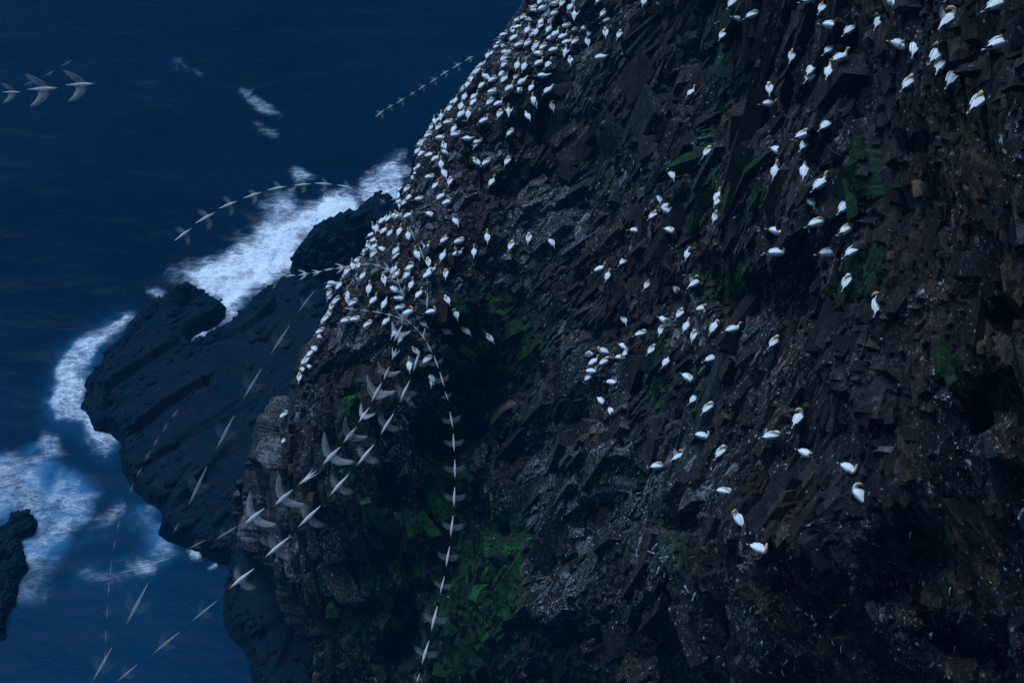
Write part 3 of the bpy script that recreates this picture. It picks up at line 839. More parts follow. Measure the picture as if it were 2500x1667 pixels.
def bird(pose):
    """returns (body part, bill part, wing part, mirrored wing part), metres, x forward"""
    b = list(BODY)
    if pose == 't':      # head laid back between the wings
        b += [(0.315, 0.20, .082, .080, WH), (0.32, 0.255, .070, .062, WH, .015), (0.27, 0.292, .062, .050, WH, .03), (0.20, 0.30, .055, .044, PBF, .04), (0.13, 0.295, .052, .042, ORG, .045), (0.06, 0.28, .046, .038, ORG, .045), (0.01, 0.262, .02, .018, BUFF, .045)]
        bill = tube([(0.02, 0.272, .016, .016, GB, .045), (-0.05, 0.258, .012, .011, GB, .05), (-0.11, 0.248, .004, .004, GB, .055)], 6)
    elif pose == 'u':    # alert, neck raised
        b += [(0.315, 0.215, .078, .078, WH), (0.335, 0.275, .060, .060, WH), (0.34, 0.325, .053, .053, PBF), (0.347, 0.37, .052, .052, BUFF), (0.366, 0.41, .051, .050, BUFF), (0.41, 0.428, .042, .040, BUFF), (0.445, 0.426, .022, .02, PBF)]
        bill = tube([(0.435, 0.427, .018, .018, GB), (0.495, 0.418, .012, .012, GB), (0.55, 0.406, .003, .003, GB)], 6)
    elif pose == 'f':    # neck stretched low in front
        b += [(0.335, 0.20, .078, .078, WH), (0.40, 0.235, .058, .058, WH), (0.46, 0.265, .051, .051, PBF), (0.52, 0.285, .050, .050, BUFF), (0.575, 0.29, .046, .044, BUFF), (0.62, 0.285, .025, .023, PBF)]
        bill = tube([(0.61, 0.285, .018, .018, GB), (0.67, 0.272, .012, .012, GB), (0.73, 0.256, .003, .003, GB)], 6)
    else:                # 's': head turned to the side, preening
        b += [(0.315, 0.21, .080, .080, WH), (0.335, 0.285, .062, .060, WH), (0.325, 0.345, .052, .052, PBF, .02), (0.30, 0.375, .050, .048, BUFF, .06), (0.265, 0.37, .049, .047, BUFF, .11), (0.24, 0.345, .042, .040, BUFF, .145), (0.225, 0.325, .022, .02, PBF, .165)]
        bill = tube([(0.232, 0.33, .018, .018, GB, .155), (0.20, 0.29, .012, .012, GB, .19), (0.17, 0.255, .003, .003, GB, .21)], 6)
    body = tube(b, 12)

    def wing(sg):
        W = [(0.20, 0.17, .03, .055, WH, sg * .105), (0.10, 0.185, .035, .085, WH, sg * .115), (-0.05, 0.185, .034, .085, WH, sg * .108), (-0.20, 0.165, .026, .060, WH, sg * .080), (-0.27, 0.152, .022, .046, WH, sg * .062), (-0.275, 0.151, .022, .045, BK, sg * .060), (-0.38, 0.134, .016, .030, BK, sg * .034), (-0.47, 0.118, .004, .006, BK, sg * .014)]
        return tube(W, 8)
    return body, bill, wing(1), wing(-1)


def raised_wing(sg):
    """one wing lifted and half spread"""
    v, c, f = [], [], []
    prof = [(0.0, .10, .17, .30, WH), (0.10, .16, .24, .27, WH), (0.20, .21, .33, .22, WH), (0.30, .24, .44, .15, WH), (0.36, .25, .52, .10, BK), (0.42, .25, .58, .03, BK)]
    for (dx, y, z, ch, cl) in prof:
        for (px, pz) in ((0.14 - dx * .3, .012), (0.14 - dx * .3 - ch * .5, .02), (0.14 - dx * .3 - ch, 0), (0.14 - dx * .3 - ch * .5, -.012)):
            v.append((px, sg * y, z + pz)); c.append(cl)
    for i in range(len(prof) - 1):
        for j in range(4):
            a = i * 4 + j; b2 = i * 4 + (j + 1) % 4
            f.append((a, b2, b2 + 4, a + 4))
    f.append((0, 3, 2, 1)); k = (len(prof) - 1) * 4; f.append((k, k + 1, k + 2, k + 3))
    return v, c, f


KIT = {}
for ps in 'tufs':
    bo, bi, w1, w2 = bird(ps)
    KIT[ps] = dict(body=mk("gannet", bo, M_BIRD), bill=mk("bill", bi, M_BILL), wings=(mk("wing", w1, M_WING), mk("wing", w2, M_WING)),
                   whole=mk("gannet_small", joinp(bo, bi, w1, w2), M_BIRD))
bo, bi, w1, w2 = bird('s')
rw1, rw2 = raised_wing(1), raised_wing(-1)
KIT['w'] = dict(body=KIT['u']['body'], bill=KIT['u']['bill'], wings=(mk("wing", rw1, M_WING), mk("wing", rw2, M_WING)), whole=mk("gannet_small", joinp(bird('u')[0], bird('u')[1], rw1, rw2), M_BIRD))
KIT['p'] = dict(body=KIT['s']['body'], bill=KIT['s']['bill'], wings=(mk("wing", rw1, M_WING), mk("wing", w2, M_WING)), whole=mk("gannet_small", joinp(bo, bi, rw1, w2), M_BIRD))

# gannets read off the photograph: tile origin, scale, then x, y, heading (degrees, 0 = right, 90 = up) and pose
TILES = [
    (1200, 0, 5.88, """690,45,45;810,15,10;885,75,0;1010,65,45t;1185,15,80;1535,20,40t;2185,45,60t;1125,125,40u;1190,240,80w;730,135,10s;610,165,170u;590,125,10;680,230,20t;800,215,40u;900,205,20t;450,265,30;370,305,20t;535,300,160;
245,410,50u;850,315,30u;705,340,50u;700,395,30t;370,405,10u;305,465,110t;510,460,50u;575,510,40;635,480,60u;825,440,40u;1050,285,90;1075,385,0t;1215,435,10s;1350,415,20s;1405,500,45t;1640,490,85t;1610,215,30t;1660,310,10u;1840,520,45t;1020,550,20u;850,560,10f;910,510,30u;120,500,10;130,540,10u;150,600,45t;320,565,20u;25,535,0;20,605,0;165,665,60t;390,665,20t;515,640,35t;640,670,60t;610,720,60t;735,695,30t;880,735,10u;670,785,-10s;1075,630,10u;1200,620,30t;1380,620,100u;1055,770,70w;1130,895,90t;1560,840,0f;200,775,-10t;175,860,30t;180,945,35t;365,965,65u;465,980,55u;670,920,20u;810,950,40u;155,1080,30u;180,1160,35u;360,1115,40u;430,1190,25f;725,1105,-5f;15,1165,20;250,1285,25u;400,1310,-90s;570,1285,50u;800,1320,30f;10,1335,0;605,1450,100u"""),
    (1000, 100, 5.88, """1085,40,20;990,185,60u;1120,175,30u;895,300,20;930,320,10t;800,385,40t;820,430,30u;920,455,55u;740,440,20t;630,515,15t;690,495,30;640,570,20t;570,620,20t;630,625,0t;725,610,60u;885,590,40u;725,705,30s;1040,655,30u;1095,535,150u;1190,580,60s;1155,740,-10t;435,795,60u;495,845,20t;310,890,30;170,1000,90w;785,830,60u;925,820,30u;915,905,40u;735,965,65u;1150,900,35t;430,940,50u;400,960,30t;475,960,60u;255,1130,105u;410,1125,30u;550,1185,5t;735,1075,40u;840,1075,80s;1270,920,15u;1790,905,125u;2050,960,110s;1290,1070,55t;1425,1030,90w;1060,1165,20u;1700,1100,125f;60,1265,60t;290,1245,60t;415,1260,40t;185,1345,20t;640,1290,45u;655,1360,5t;440,1410,-5s;820,1420,-15f;1445,1335,35t;975,1460,20t;170,1455,10"""),
    (950, 300, 5.88, """455,315,10u;370,410,40u;790,350,115t;815,440,160u;1245,330,50t;475,455,30u;580,480,10s;670,530,20u;750,620,95u;225,610,10u;175,650,20t;430,635,40u;335,710,40t;195,740,40u;255,745,20t;795,745,120u;580,790,0t;875,860,70t;1260,580,140t;1395,585,25t;1700,575,50t;1470,870,45u;665,925,40u;255,970,40t;105,940,50t;70,1040,50u;90,1105,20t;150,1145,10u;230,1155,35t;295,1085,40u;440,1110,0t;735,1080,30u;830,1160,10s;575,1325,-30t;275,1350,15s;65,1330,0t;15,1180,30t;955,1430,130u;230,240,90t"""),
    (840, 480, 5.88, """640,75,80u;640,130,20s;500,205,60t;530,240,45u;550,305,45u;440,330,40f;350,445,150u;440,465,80u;285,525,20u;165,550,10t;160,650,110t;90,650,40u;45,700,20t;390,620,35u;350,705,35t;430,740,40u;540,770,-35t;155,780,85t;570,505,35u;660,545,40u;800,520,60u;925,580,95u;430,840,40t;745,800,45u;745,860,40t;1050,855,120u;1160,750,20w;1440,640,35t;1650,655,10t;2055,610,95u;1870,820,85u;1415,880,60f;1620,830,10w;1215,960,100t;1245,1075,20u;1195,1145,30u;1465,1125,85t;940,1045,35s;710,1070,45u;750,1140,35s;895,1145,40s;965,1285,65u;580,1210,105t;715,1345,-40t;360,1345,80u;270,1160,50u;205,1000,95t;130,1020,110u;110,900,20t;30,865,20t;25,1155,20t;1075,1425,45u;60,1430,100u"""),
    (660, 640, 5.88, """820,50,60t;945,100,55t;1000,160,40t;1055,220,30s;755,325,20t;880,320,-10f;985,355,45u;815,440,50t;800,515,40t;695,655,35s;865,640,60t;795,705,60t;545,765,40t;575,745,60t;700,445,60t;1120,545,100s;1185,605,30t;1475,570,45u;1635,620,60f;2135,500,45u;1840,530,-5s;1860,665,5t;1980,740,10s;2300,730,5s;1085,855,5t;1215,835,0t;1405,910,25t;1665,870,40u;2190,890,145u;1775,1030,60u;1870,1120,60u;405,970,-20t;515,935,20t;525,1000,30t;405,1275,50u;615,1250,-45t;450,1420,45t;330,1345,70t;2090,1285,140t;2255,1415,30t"""),
    (900, 730, 5.88, """590,975,95u;905,1150,120u;925,1190,70t;1260,245,110s;1115,485,175s;1400,475,150s;1740,575,140t;1130,30,125t"""),
    (600, 850, 5.88, """615,255,-110u;665,400,90t;905,270,-45t;265,1230,40t;390,910,30t"""),
    (1240, 500, 5.88, """300,500,75t;625,550,125u;50,610,55t;1825,385,-10t;1320,940,10u;1425,1040,60u;1660,830,30t;2005,1170,40t;2080,170,30t;2270,35,20u;2265,95,-40s;2320,380,-35t"""),
    (1500, 330, 5.88, """1335,265,35t;825,585,110s;650,920,90u;1480,905,45u;1490,960,40t;1450,1190,50t"""),
    (1400, 580, 4.704, """1305,205,60s;1390,540,25p;1185,610,-100s;1485,825,0t;1230,885,35t;580,950,110u;1035,960,-40s;770,1115,10t;570,1260,-40t;350,1315,165s;190,1350,-150p;610,1335,30t;540,1385,-10t;900,1300,35t;230,1440,25u;360,1435,20t;1290,1035,50u;1610,1045,45s;1820,1065,10u;1380,1140,60t;1585,1400,10u;1005,1080,60t;2290,190,0s;2300,1215,35t;1060,1445,45u"""),
    (1380, 830, 4.704, """1400,440,-40t;1475,690,35s;1640,795,30t;295,365,-10s;270,435,30s;530,500,-20s;410,705,-55t;520,825,-80u;1565,1110,-20s;1295,1350,20p;1060,1455,0t;1780,1300,40t"""),
    (1700, 0, 5.88, """515,70,30u;610,280,-20t;800,235,10t;375,530,40t;1620,30,5u;1810,145,35t;1920,390,-15t;2190,450,25s;1930,735,20u;2050,850,15u;1370,825,50t;1650,1030,35s;1630,1130,30t;1900,1060,50u;1050,1300,75t"""),
    (2100, 0, 5.88, """450,50,-60t;270,340,35s;1250,310,25p;550,660,-30s;780,720,50u;1080,830,30s;1140,960,45u;1310,1150,35u;700,1215,25t;1960,85,10u;1990,665,10t"""),
    (1600, 200, 4.704, """410,140,30u;1310,265,-5s;1950,515,25u;1695,625,10t;1715,745,35t;1390,800,-40s;1365,1050,60u;1705,1050,65u;1890,1195,25u;1775,1380,115u"""),
    (1800, 400, 4.704, """1215,515,35u;910,695,10t;1255,775,20t;440,785,-20s;440,1035,-5s;1040,1040,0t;1325,1025,20u;1255,1370,45t"""),
    (1800, 700, 4.704, """1595,225,60s"""),
    (1550, 1000, 3.92, """1555,105,45s;1305,260,0t;1625,430,-35s;2035,570,-40s;2145,830,125s;850,790,-15t;995,1060,115s;1185,1340,-35s"""),
    (2000, 200, 4.704, """1825,255,25t"""),
]
rng = random.Random(5)
BIRDS = []
for ox, oy, sc, txt in TILES:
    for it in txt.replace("\n", "").split(";"):
        x, y, h = it.split(",")
        ps = h[-1] if h[-1].isalpha() else None
        u, v = ox + float(x) / sc, oy + float(y) / sc
        if any(abs(u - b[0]) + abs(v - b[1]) < 7 for b in BIRDS): continue
        BIRDS.append((u, v, float(h.rstrip('tufswp')), ps or rng.choice('ttus'), ps is not None))


def ground_yaw(th, d):
    p = math.asin(-d.z)
    t = R(th)
    return math.atan2(math.sin(t) / math.sin(p), math.cos(t)), p


def rest(u, v, lift=0.12):
    """point on the rock under a bird whose middle is seen at (u, v)"""
    p, d, t = hit(u, v)
    for _ in range(40):
        if p is not None: break
        u += 2.0; v += 0.7
        p, d, t = hit(u, v)
    if p is None:
        t = float(depth0(u, v)); p = Vector((0, 0, CAM_Z)) + d * t
    p = p - d * 0.30
    return p - Vector((0, 0, lift)), d, t


seen = []
for (u, v, th, ps, known) in BIRDS:
    p, d, t = rest(u, v)
    seen.append([u, v, th, ps, known, p, d, t])
print("gannets", len(seen))

ORD = "first second third fourth fifth sixth seventh eighth ninth tenth eleventh twelfth thirteenth fourteenth fifteenth sixteenth seventeenth eighteenth nineteenth twentieth".split()
ORD += ["twenty-" + o for o in ORD[:9]] + ["thirtieth"]
# patches of the cliff a person could find, as (test, wording); birds are counted left to right inside each patch
crest = lambda u, v: np.interp(v, np.array(EDGE)[:, 0], np.array(EDGE)[:, 1])
PATCH = [
    (lambda u, v: u > 2180 and v < 280, "on the bouldery top right corner of the cliff"),
    (lambda u, v: u > 2050 and v < 280, "on the ledges inside the top right corner"),
    (lambda u, v: u > 1880 and v < 215, "in the upper right group under the tall grey rock ribs"),
    (lambda u, v: u > 1660 and v < 270, "on the dark columns right of the crowded shoulder"),
    (lambda u, v: u > 1860 and 270 <= v < 470, "above the big green moss slab"),
    (lambda u, v: u > 1850 and 470 <= v < 720, "on the nest terrace beside the green moss slab"),
    (lambda u, v: u > 1700 and 720 <= v < 1000, "on the bare jointed slabs below the nest terrace"),
    (lambda u, v: u > 1580 and v >= 1000, "scattered over the dark lower right rock face"),
    (lambda u, v: u > 1420 and v < 900 and v > 740, "along the pale boulder ledge mid cliff"),
    (lambda u, v: u > 1420 and v >= 880, "on the rubble below the pale boulder ledge"),
    (lambda u, v: u > 1440 and 600 <= v <= 740, "on the reddish soil above the pale boulder ledge"),
    (lambda u, v: u > 1560 and v < 600, "around the white droppings in the upper middle"),
    (lambda u, v: u > 1100 and v > 520, "right of the crowd, above the green gully"),
    (lambda u, v: v < 20, "in the crowd cut by the top edge of the photo"),
    (lambda u, v: v < 52, "in the crowd's second row below the top edge"),
    (lambda u, v: v < 85, "in the crowd beside the wing-spreading bird"),
    (lambda u, v: v < 112, "in the crowd just above the guano-white square ledge"),
    (lambda u, v: v < 145, "in the crowd level with the guano-white square ledge"),
    (lambda u, v: v < 180, "in the crowd where the flying string meets the crest"),
    (lambda u, v: v < 215, "in the crowd below the flying string's end"),
    (lambda u, v: v < 250, "in the broad middle of the upper crowd"),
    (lambda u, v: v < 285, "in the crowd above the stretched-neck bird"),
    (lambda u, v: v < 320, "in the crowd beside the stretched-neck bird"),
    (lambda u, v: v < 365, "in the crowd just above the green net"),
    (lambda u, v: v < 420, "in the crowd level with the green net"),
    (lambda u, v: v < 465, "in the crowd level with the topmost white surf"),
    (lambda u, v: v < 510, "in the crowd level with the upper sea rock's top"),
    (lambda u, v: v < 560, "in the crowd beside the rounded sea rock"),
    (lambda u, v: v < 600, "in the crowd below the rounded sea rock"),
    (lambda u, v: v < 640, "in the crowd level with the brightest surf"),
    (lambda u, v: v < 680, "in the crowd under the curling string of fliers"),
    (lambda u, v: v < 720, "in the crowd level with the surf inlet"),
    (lambda u, v: v < 770, "in the crowd where the flier strings cross"),
    (lambda u, v: v < 830, "in the thinning crowd above bare brown rock"),
    (lambda u, v: True, "at the crowd's lowest straggling end"),
]
POSE = {'t': "with head tucked back", 'u': "with raised buff head", 'f': "with neck stretched forward", 's': "with head turned aside", 'w': "spreading both wings", 'p': "preening under a lifted wing"}
groups = {}
for b in seen:
    for i, (fn, txt) in enumerate(PATCH):
        if fn(b[0], b[1]):
            groups.setdefault(i, []).append(b); break
for i, bs in groups.items():
    bs.sort(key=lambda b: b[0])
    for k, b in enumerate(bs):
        if len(bs) == 1: pos = "lone gannet"
        elif k == 0: pos = "leftmost gannet"
        elif k == len(bs) - 1: pos = "rightmost gannet"
        else: pos = ORD[k] + " gannet from left"
        b.append(pos + " " + PATCH[i][1])
        b.append(i)
seen.sort(key=lambda b: b[7])


def copy_bird(ps, near):
    kit = KIT[ps]
    if near:
        o = link("gannet", kit['body'].copy() if False else kit['body'])
        c = bpy.data.objects.new("bill", kit['bill']); COL.objects.link(c); c.parent = o
        for wm in kit['wings']:
            c = bpy.data.objects.new("folded_wing" if ps not in 'w' else "wing", wm); COL.objects.link(c); c.parent = o
    else:
        o = link("gannet", kit['whole'])
    return o


N_IND = 312
for k, (u, v, th, ps, known, p, d, t, lab, gi) in enumerate(seen[:N_IND]):
    yaw, pit = ground_yaw(th, d)
    o = copy_bird(ps, t < 100)
    s = rng.uniform(0.97, 1.1) * (1.1 if t > 100 else 1.0)
    o.matrix_world = Matrix.Translation(p) @ Matrix.Rotation(yaw, 4, 'Z') @ Matrix.Rotation(R(rng.uniform(-9, 2)), 4, 'Y') @ Matrix.Rotation(R(rng.uniform(-5, 5)), 4, 'X') @ Matrix.Diagonal((s * 1.12, s * 1.36, s * 1.3, 1))
    if ps == 's' and rng.random() < 0.5:
        o.matrix_world = o.matrix_world @ Matrix.Scale(-1, 4, (0, 1, 0))
    tag(o, lab, "gannet", "gannets sitting on the cliff")
restb = seen[N_IND:]
if restb:
    V, Cc, Fc = [], [], []
    for (u, v, th, ps, known, p, d, t, lab, gi) in restb:
        yaw, pit = ground_yaw(th, d)
        me = KIT[ps]['whole']
        M = Matrix.Translation(p) @ Matrix.Rotation(yaw, 4, 'Z') @ Matrix.Diagonal((1.12, 1.36, 1.3, 1))
        o0 = len(V)
        cdat = me.attributes["col"].data
        V += [tuple(M @ x.co) for x in me.vertices]
        Cc += [tuple(cdat[i].color)[:3] for i in range(len(me.vertices))]
        Fc += [tuple(i + o0 for i in f.vertices) for f in me.polygons]
    o = link("gannets", mk("gannets", (V, Cc, Fc), M_BIRD))
    tag(o, "smallest far white gannets crowded along the crest of the headland", "gannets", None, "stuff")

# ---- guillemots and grey gulls
MB = (0.018, 0.016, 0.018)
SP_M = [(-0.19, 0.03, .012, .008, MB), (-0.13, 0.045, .045, .03, MB), (-0.05, 0.075, .062, .055, MB), (0.05, 0.10, .066, .064, MB), (0.12, 0.125, .055, .055, MB), (0.165, 0.165, .036, .038, MB), (0.185, 0.205, .030, .031, MB), (0.215, 0.228, .026, .026, MB), (0.245, 0.228, .012, .012, MB), (0.29, 0.222, .003, .003, MB)]
vv_, cc_, ff_ = tube(SP_M, 10)
cc_ = [((0.70, 0.70, 0.72) if (p[2] < 0.085 + 0.55 * max(0, p[0]) and p[0] > -0.10 and p[0] < 0.20 and (abs(p[1]) > 0.03 or p[0] > 0.1)) else c) for p, c in zip(vv_, cc_)]
ME_M = mk("guillemot", (vv_, cc_, ff_), M_MURRE)
GR = (0.09, 0.11, 0.14); GW = (0.42, 0.43, 0.45)
SP_G = [(-0.24, 0.06, .012, .008, GW), (-0.18, 0.065, .035, .016, GW), (-0.12, 0.075, .05, .04, GR), (0.0, 0.09, .072, .066, GR), (0.09, 0.10, .068, .066, GR), (0.14, 0.12, .05, .052, GW), (0.17, 0.155, .038, .04, GW), (0.20, 0.18, .036, .036, GW), (0.235, 0.18, .018, .018, GW), (0.265, 0.175, .005, .005, (0.5, 0.4, 0.1))]
ME_G = mk("grey_gull", tube(SP_G, 10), M_MURRE)
MURRE = [(1600, 1300, 4.273, "650,185;1180,380;1250,380;800,480;130,810;1500,795;1575,850;1645,890;1680,965;1160,1060;1240,1180;1175,1250;1325,1270;1325,1360;1380,1345;1005,1390;1080,1440;1325,1460;1460,1420;1100,1155;1805,1090;1860,1145;1945,1215;505,1115;510,940;1000,800;715,1390;810,1370;240,1370", "on the unlit ledges near the bottom right"),
         (2000, 1250, 3.76, "830,200;670,960;740,995;1010,1140;905,1215;1205,720;1040,1400;1285,880;1240,1240;1760,1300;1195,1525", "in the black bottom right corner"),
         (1200, 1100, 4.694, "1030,235;770,500;640,605;1440,680;1110,520;1530,860;1660,870;1730,940;1620,215;1580,40;1385,255;720,785;800,780;1160,1030;1390,1215;850,1200;1115,1400;920,940", "among tilted grey slabs right of the gully"),
         (1200, 1334, 4.704, "1310,615;1390,745;680,590;750,640;1515,970;1440,885;1390,940;2040,735;1165,510", "on the pale blocks at the bottom middle"),
         (1240, 500, 5.88, "40,300;65,320;165,175;280,190;1200,455;1285,520", "on the dark wall right of the crowd"),
         (1500, 330, 5.88, "750,160;230,320;270,400;735,340;800,400;385,520;115,525;860,830;455,1085;905,310", "on the dark wall left of the white droppings"),
         (1380, 830, 4.704, "600,990;855,1130;460,1200;710,410", "on the rubble under the pale boulder ledge"),
         (1550, 1000, 3.92, "1670,1110;1105,1195;790,1340", "below the last gannets on the dark lower face")]
for ox, oy, sc, txt, where in MURRE:
    pts = sorted((ox + float(a.split(",")[0]) / sc, oy + float(a.split(",")[1]) / sc) for a in txt.split(";"))
    for k, (u, v) in enumerate(pts):
        p, d, t = rest(u, v, 0.09)
        o = link("guillemot", ME_M)
        o.matrix_world = Matrix.Translation(p) @ Matrix.Rotation(rng.uniform(0, 6.28), 4, 'Z') @ Matrix.Rotation(R(rng.uniform(-65, -20)), 4, 'Y') @ Matrix.Scale(1.15, 4)
        pos = "leftmost" if k == 0 else "rightmost" if k == len(pts) - 1 else ORD[k] + " from left,"
        tag(o, f"{pos} black and white guillemot {where}", "guillemot", "guillemots on the cliff")
GULL = [(1200, 1100, 4.694, "1870,1100,40;1830,1165,-30;1975,1225,0;1910,1370,60;1985,1410,70;2085,1465,0;1700,485,0;1705,240,30"), (1600, 1300, 4.273, "325,590,120;400,670,60;1860,855,30"), (1700, 0, 5.88, "295,330,10"), (1600, 200, 4.704, "410,230,60"), (1500, 330, 5.88, "1755,1165,20"), (2000, 1250, 3.76, "1850,20,45")]
gl = sorted((ox + float(a.split(",")[0]) / sc, oy + float(a.split(",")[1]) / sc, float(a.split(",")[2])) for ox, oy, sc, txt in GULL for a in txt.split(";"))
for k, (u, v, th) in enumerate(gl):
    p, d, t = rest(u, v, 0.09)
    yaw, pit = ground_yaw(th, d)
    o = link("grey_gull", ME_G)
    o.matrix_world = Matrix.Translation(p) @ Matrix.Rotation(yaw, 4, 'Z') @ Matrix.Scale(1.0, 4)
    pos = "leftmost" if k == 0 else "rightmost" if k == len(gl) - 1 else ORD[k] + " from left of the"
    tag(o, f"{pos} grey-backed white-headed gulls resting on the dark rock", "gull", "grey gulls on the cliff")

# ---- scraps of green net in the nests
for (u, v, s, lab) in ((1165, 382, .8, "scrap of green fishing net beside two gannets sitting tail to tail"), (1297, 150, .4, "tiny green net scrap in the upper gannet crowd")):
    p, d, t = rest(u, v, 0.05)
    r2 = random.Random(int(u)); vs = []; fs = []
    for k in range(7):
        a = k / 6
        for q in range(6):
            an = q / 6 * 6.283
            rad = (0.11 + 0.05 * r2.random()) * s * math.sin(0.25 + 2.6 * a)
            vs.append((math.cos(an) * rad + .06 * math.sin(a * 5), math.sin(an) * rad * .6, (0.5 - a) * .75 * s + r2.uniform(-.03, .03)))
    for k in range(6):
        for q in range(6):
            fs.append((k * 6 + q, k * 6 + (q + 1) % 6, k * 6 + 6 + (q + 1) % 6, k * 6 + 6 + q))
    fs += [tuple(range(5, -1, -1)), tuple(range(36, 42))]
    o = link("fishing_net", mk("fishing_net", (vs, [(0, .12, .09)] * len(vs), fs), M_NET, False))
    o.location = p + Vector((0, 0, .12))
    tag(o, lab, "net")

# ---- gannets on the wing
SP_F = [(-0.50, 0, .012, .006, WH), (-0.38, 0, .028, .014, WH), (-0.26, 0, .045, .04, WH), (-0.08, 0, .070, .072, WH), (0.08, 0, .075, .078, WH), (0.22, 0, .055, .058, WH), (0.32, .005, .040, .042, PBF), (0.38, .01, .036, .037, BUFF), (0.43, .008, .018, .018, GB), (0.52, 0, .003, .003, GB)]


def fly_wing(sg, up, wide=1.0, sweep=0.0):
    v, c, f = [], [], []
    prof = [(0.03, .16, .15, 0), (0.25, .20, .16, .08), (0.50, .17, .15, .12), (0.74, .10, .11, .11), (0.93, .02, .03, .07)]
    for (y, le, ch, z) in prof:
        le -= sweep * y * y * 0.6; y *= 1 - 0.18 * sweep
        zz = z * up + 0.01
        for (px, pz) in ((le, 0), (le - ch * .4, .012), (le - ch * 1.5 * wide, 0), (le - ch * .4, -.008)):
            v.append((px, sg * y, zz + pz)); c.append(WH if y < 0.62 else BK)
    for i in range(len(prof) - 1):
        for j in range(4):
            a = i * 4 + j; b2 = i * 4 + (j + 1) % 4
            f.append((a, b2, b2 + 4, a + 4))
    f.append((0, 3, 2, 1)); k = (len(prof) - 1) * 4; f.append((k, k + 1, k + 2, k + 3))
    return v, c, f


FLY = {}
for key, mb, mw in (('n', M_FLYB, M_FLYW), ('x', M_FLYB2, M_FLYW2), ('b', M_FLYB3, M_FLYW3)):
    FLY[key] = dict(body=mk("flying_gannet", tube(SP_F, 10), mb), w={s: [mk("wing", fly_wing(g, s, 1.45 if key == 'b' else 1.2, 0.95 if key == 'b' else 0.45), mw) for g in (1, -1)] for s in (-1, 0, 1.5)})


def S(ox, oy, sc, txt):
    out = []
    for it in txt.split(";"):
        a = [float(x) for x in it.split(",")]
        out.append((ox + a[0] / sc, oy + a[1] / sc, ox + a[2] / sc, oy + a[3] / sc))
    return out


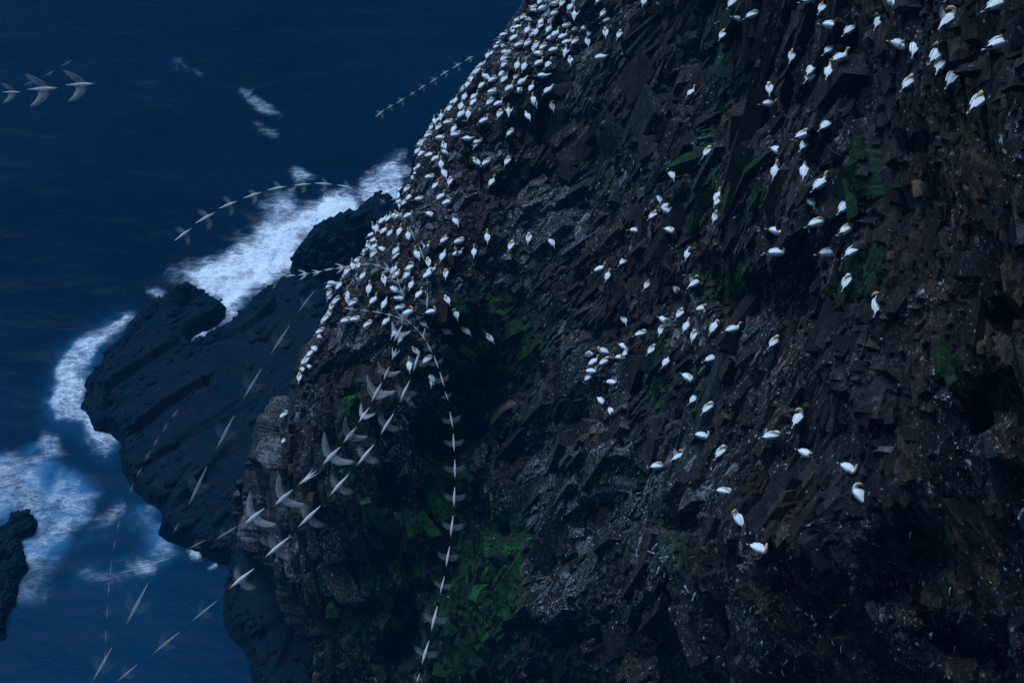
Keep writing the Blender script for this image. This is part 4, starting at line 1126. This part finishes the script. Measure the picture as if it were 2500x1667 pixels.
TRAILS = [
    ("in the sea string ending at the crowd", 'n', 1.0, 116, 0.93,
     S(0, 0, 2.352, "2155,675,2210,630;2220,625,2262,600;2275,595,2330,562") + S(1000, 100, 5.88, "0,790,90,725;120,705,240,630;285,610,410,525;435,500,575,420;610,400,755,310;790,290,930,215")),
    ("in the long arc over surf and cliff", 'n', 1.0, 105, 0.9,
     S(0, 350, 2.351, "1000,560,1105,485;1120,460,1240,395;1255,375,1370,330;1395,315,1510,280;1535,268,1650,247;1690,242,1790,233;1805,228,1915,238;1935,238,2035,262;2055,260,2140,290") +
     S(840, 480, 5.88, "510,35,600,100;725,190,860,345;930,425,1035,650;1070,690,1160,930;1190,1180,1200,1280") + S(660, 640, 5.88, "2260,440,2250,700") + S(900, 730, 5.88, "815,410,770,590;735,740,640,1050;590,1170,450,1470") +
     S(550, 950, 3.136, "1385,0,1335,105;1290,185,1185,355;1140,420,1005,590;945,650,795,820;730,890,555,1060;490,1130,300,1290;220,1370,25,1530")),
    ("at the long arc's faint bottom-left end", 'x', 1.0, 90, 0.9, S(0, 1200, 3.357, "1785,885,1565,1065;1475,1145,1240,1335;1130,1410,950,1560")),
    ("broad-winged in the curling string beside the crowd", 'b', 1.5, 92, 0.9,
     S(660, 640, 5.88, "0,268,160,232;200,215,380,180;400,185,580,160;590,160,760,130;760,120,930,90;930,95,1110,60") + S(840, 480, 5.88, "230,985,390,965;400,970,560,1010;540,1020,700,1065;640,1080,770,1150;760,1150,800,1300;800,1290,850,1440") + S(900, 730, 5.88, "490,150,480,390;480,380,360,620;400,700,330,890;300,960,215,1170;190,1200,50,1460") +
     S(600, 850, 5.88, "1890,600,1800,780;1770,850,1610,1080;1600,1120,1390,1370") + S(550, 950, 3.136, "880,440,740,585;700,620,555,740;520,765,370,895;300,910,140,1040")),
    ("where the curling string fades over water", 'x', 1.4, 88, 0.9, S(550, 950, 3.136, "100,1040,0,1110") + S(0, 1200, 3.357, "1930,290,1750,400;1690,390,1540,470;1400,540,1180,610;1150,620,960,670")),
    ("in the string dropping down the green gully", 'n', 1.0, 96, 0.9,
     S(660, 640, 5.88, "1060,660,1245,690;1290,685,1430,710;1455,700,1620,740;1640,740,1775,775;1780,775,1920,830") + S(900, 730, 5.88, "530,290,635,375;640,380,730,475;735,485,830,610;835,620,920,790;935,810,1010,1015;1020,1040,1090,1270;1095,1320,1150,1470") +
     S(550, 950, 3.136, "1720,170,1745,305;1745,340,1755,485;1758,535,1760,690;1757,745,1750,910;1745,965,1725,1135;1718,1200,1690,1365;1678,1430,1645,1568") + S(550, 1267, 3.92, "2030,830,1970,1075;1950,1160,1880,1390;1860,1470,1830,1568")),
    ("in the widely spaced string crossing the rock shelf", 'x', 1.0, 62, 0.9,
     S(0, 350, 2.351, "1805,845,1705,975;1665,1040,1548,1218;1503,1290,1388,1478") + S(0, 900, 3.136, "1795,350,1650,630;1585,745,1440,1055;1370,1175,1325,1260") + S(0, 1200, 3.357, "1215,745,1025,1105;920,1270,750,1568")),
    ("in the thin string over the shelf's left edge", 'x', 1.0, 150, 0.9,
     S(0, 900, 3.136, "1365,310,1310,385;1290,410,1240,490;1220,515,1170,600;1155,625,1105,715;1090,745,1040,835;1025,870,988,965;960,1010,935,1080;915,1155,895,1250;885,1300,868,1390") + S(0, 1200, 3.357, "910,570,903,690;895,735,885,860;882,930,874,1050;868,1120,866,1240;860,1310,858,1440")),
    ("pale and near at the left edge over open sea", 'b', 1.0, 45, 0.9, S(0, 0, 2.352, "10,530,125,530;155,515,340,505;375,490,550,480")),
    ("as a thin dash above the near left-edge fliers", 'x', 1.0, 120, 0.9, S(0, 0, 2.352, "135,490,205,462;250,440,318,405;350,380,420,345")),
]
nf = 0
for lab, key, wsc, dref, lim, dashes in TRAILS:
    for k, (x0, y0, x1, y1) in enumerate(dashes):
        L = math.hypot(x1 - x0, y1 - y0)
        um, vm = (x0 + x1) / 2, (y0 + y1) / 2
        p, d, t = hit(um, vm)
        dist = min(max(1.03 * F / L, 30), 150)
        if t is not None: dist = min(dist, t * 0.93, t - 3)
        a = Vector(rays(x0, y0).tolist()) * dist; b = Vector(rays(x1, y1).tolist()) * dist
        c0 = (a + b) / 2 + Vector((0, 0, CAM_Z))
        ax = (b - a).normalized()
        size = (b - a).length / 1.02
        viewup = Vector((0, 0, 1)) * 0.75 - d * 0.45
        zz = (viewup - ax * viewup.dot(ax)).normalized()
        yy = zz.cross(ax)
        rot = Matrix((ax, yy, zz)).transposed().to_4x4()
        wp = (-1, 0, 1.5)[(k * 2 + nf) % 3]
        o = link("flying_gannet", FLY[key]['body'])
        o.matrix_world = Matrix.Translation(c0) @ rot @ Matrix.Rotation(R(rng.uniform(-15, 15) if key != 'b' else (62 if wsc == 1 else rng.choice((-1, 1)) * rng.uniform(20, 60))), 4, 'X') @ Matrix.Diagonal((size, size * {"n": 0.85, "x": 0.5, "b": 1.15 if wsc > 1.2 else 0.8}[key], size * {"n": 0.85, "x": 0.45, "b": 0.9}[key], 1))
        for wm in FLY[key]['w'][wp]:
            cw = bpy.data.objects.new("wing", wm); COL.objects.link(cw); cw.parent = o
        end = {"in the sea": "seaward end", "in the lon": "seaward end", "at the lon": "cliff side", "broad-wing": "rock shelf end", "where the ": "cliff side", "in the str": "crowd end", "in the wid": "top", "in the thi": "top", "pale and n": "left", "as a thin ": "left"}[lab[:10]]
        tag(o, f"{ORD[k]} flying gannet from {end}, {lab}", "flying gannet", "gannets flying in strings")
        nf += 1
print("fliers", nf)

# ------------------------------------------------------------------ sea air
me = bpy.data.meshes.new("haze")
x0, x1, y0, y1, z0, z1 = -6500, 6500, -40, 6800, -3.2, 140
me.from_pydata([(x0, y0, z0), (x1, y0, z0), (x1, y1, z0), (x0, y1, z0), (x0, y0, z1), (x1, y0, z1), (x1, y1, z1), (x0, y1, z1)], [], [(0, 3, 2, 1), (4, 5, 6, 7), (0, 1, 5, 4), (1, 2, 6, 5), (2, 3, 7, 6), (3, 0, 4, 7)])
hm = bpy.data.materials.new("sea_air"); hm.use_nodes = True
ht = hm.node_tree; ht.nodes.remove(ht.nodes["Principled BSDF"])
pv = ht.nodes.new("ShaderNodeVolumePrincipled")
pv.inputs["Color"].default_value = (0.0, 0.42, 0.95, 1)
pv.inputs["Density"].default_value = HAZE
ht.links.new(pv.outputs[0], ht.nodes["Material Output"].inputs["Volume"])
o = link("haze", me, hm)
tag(o, "thin blue evening sea air between the cliff and the water", "haze", None, "stuff")
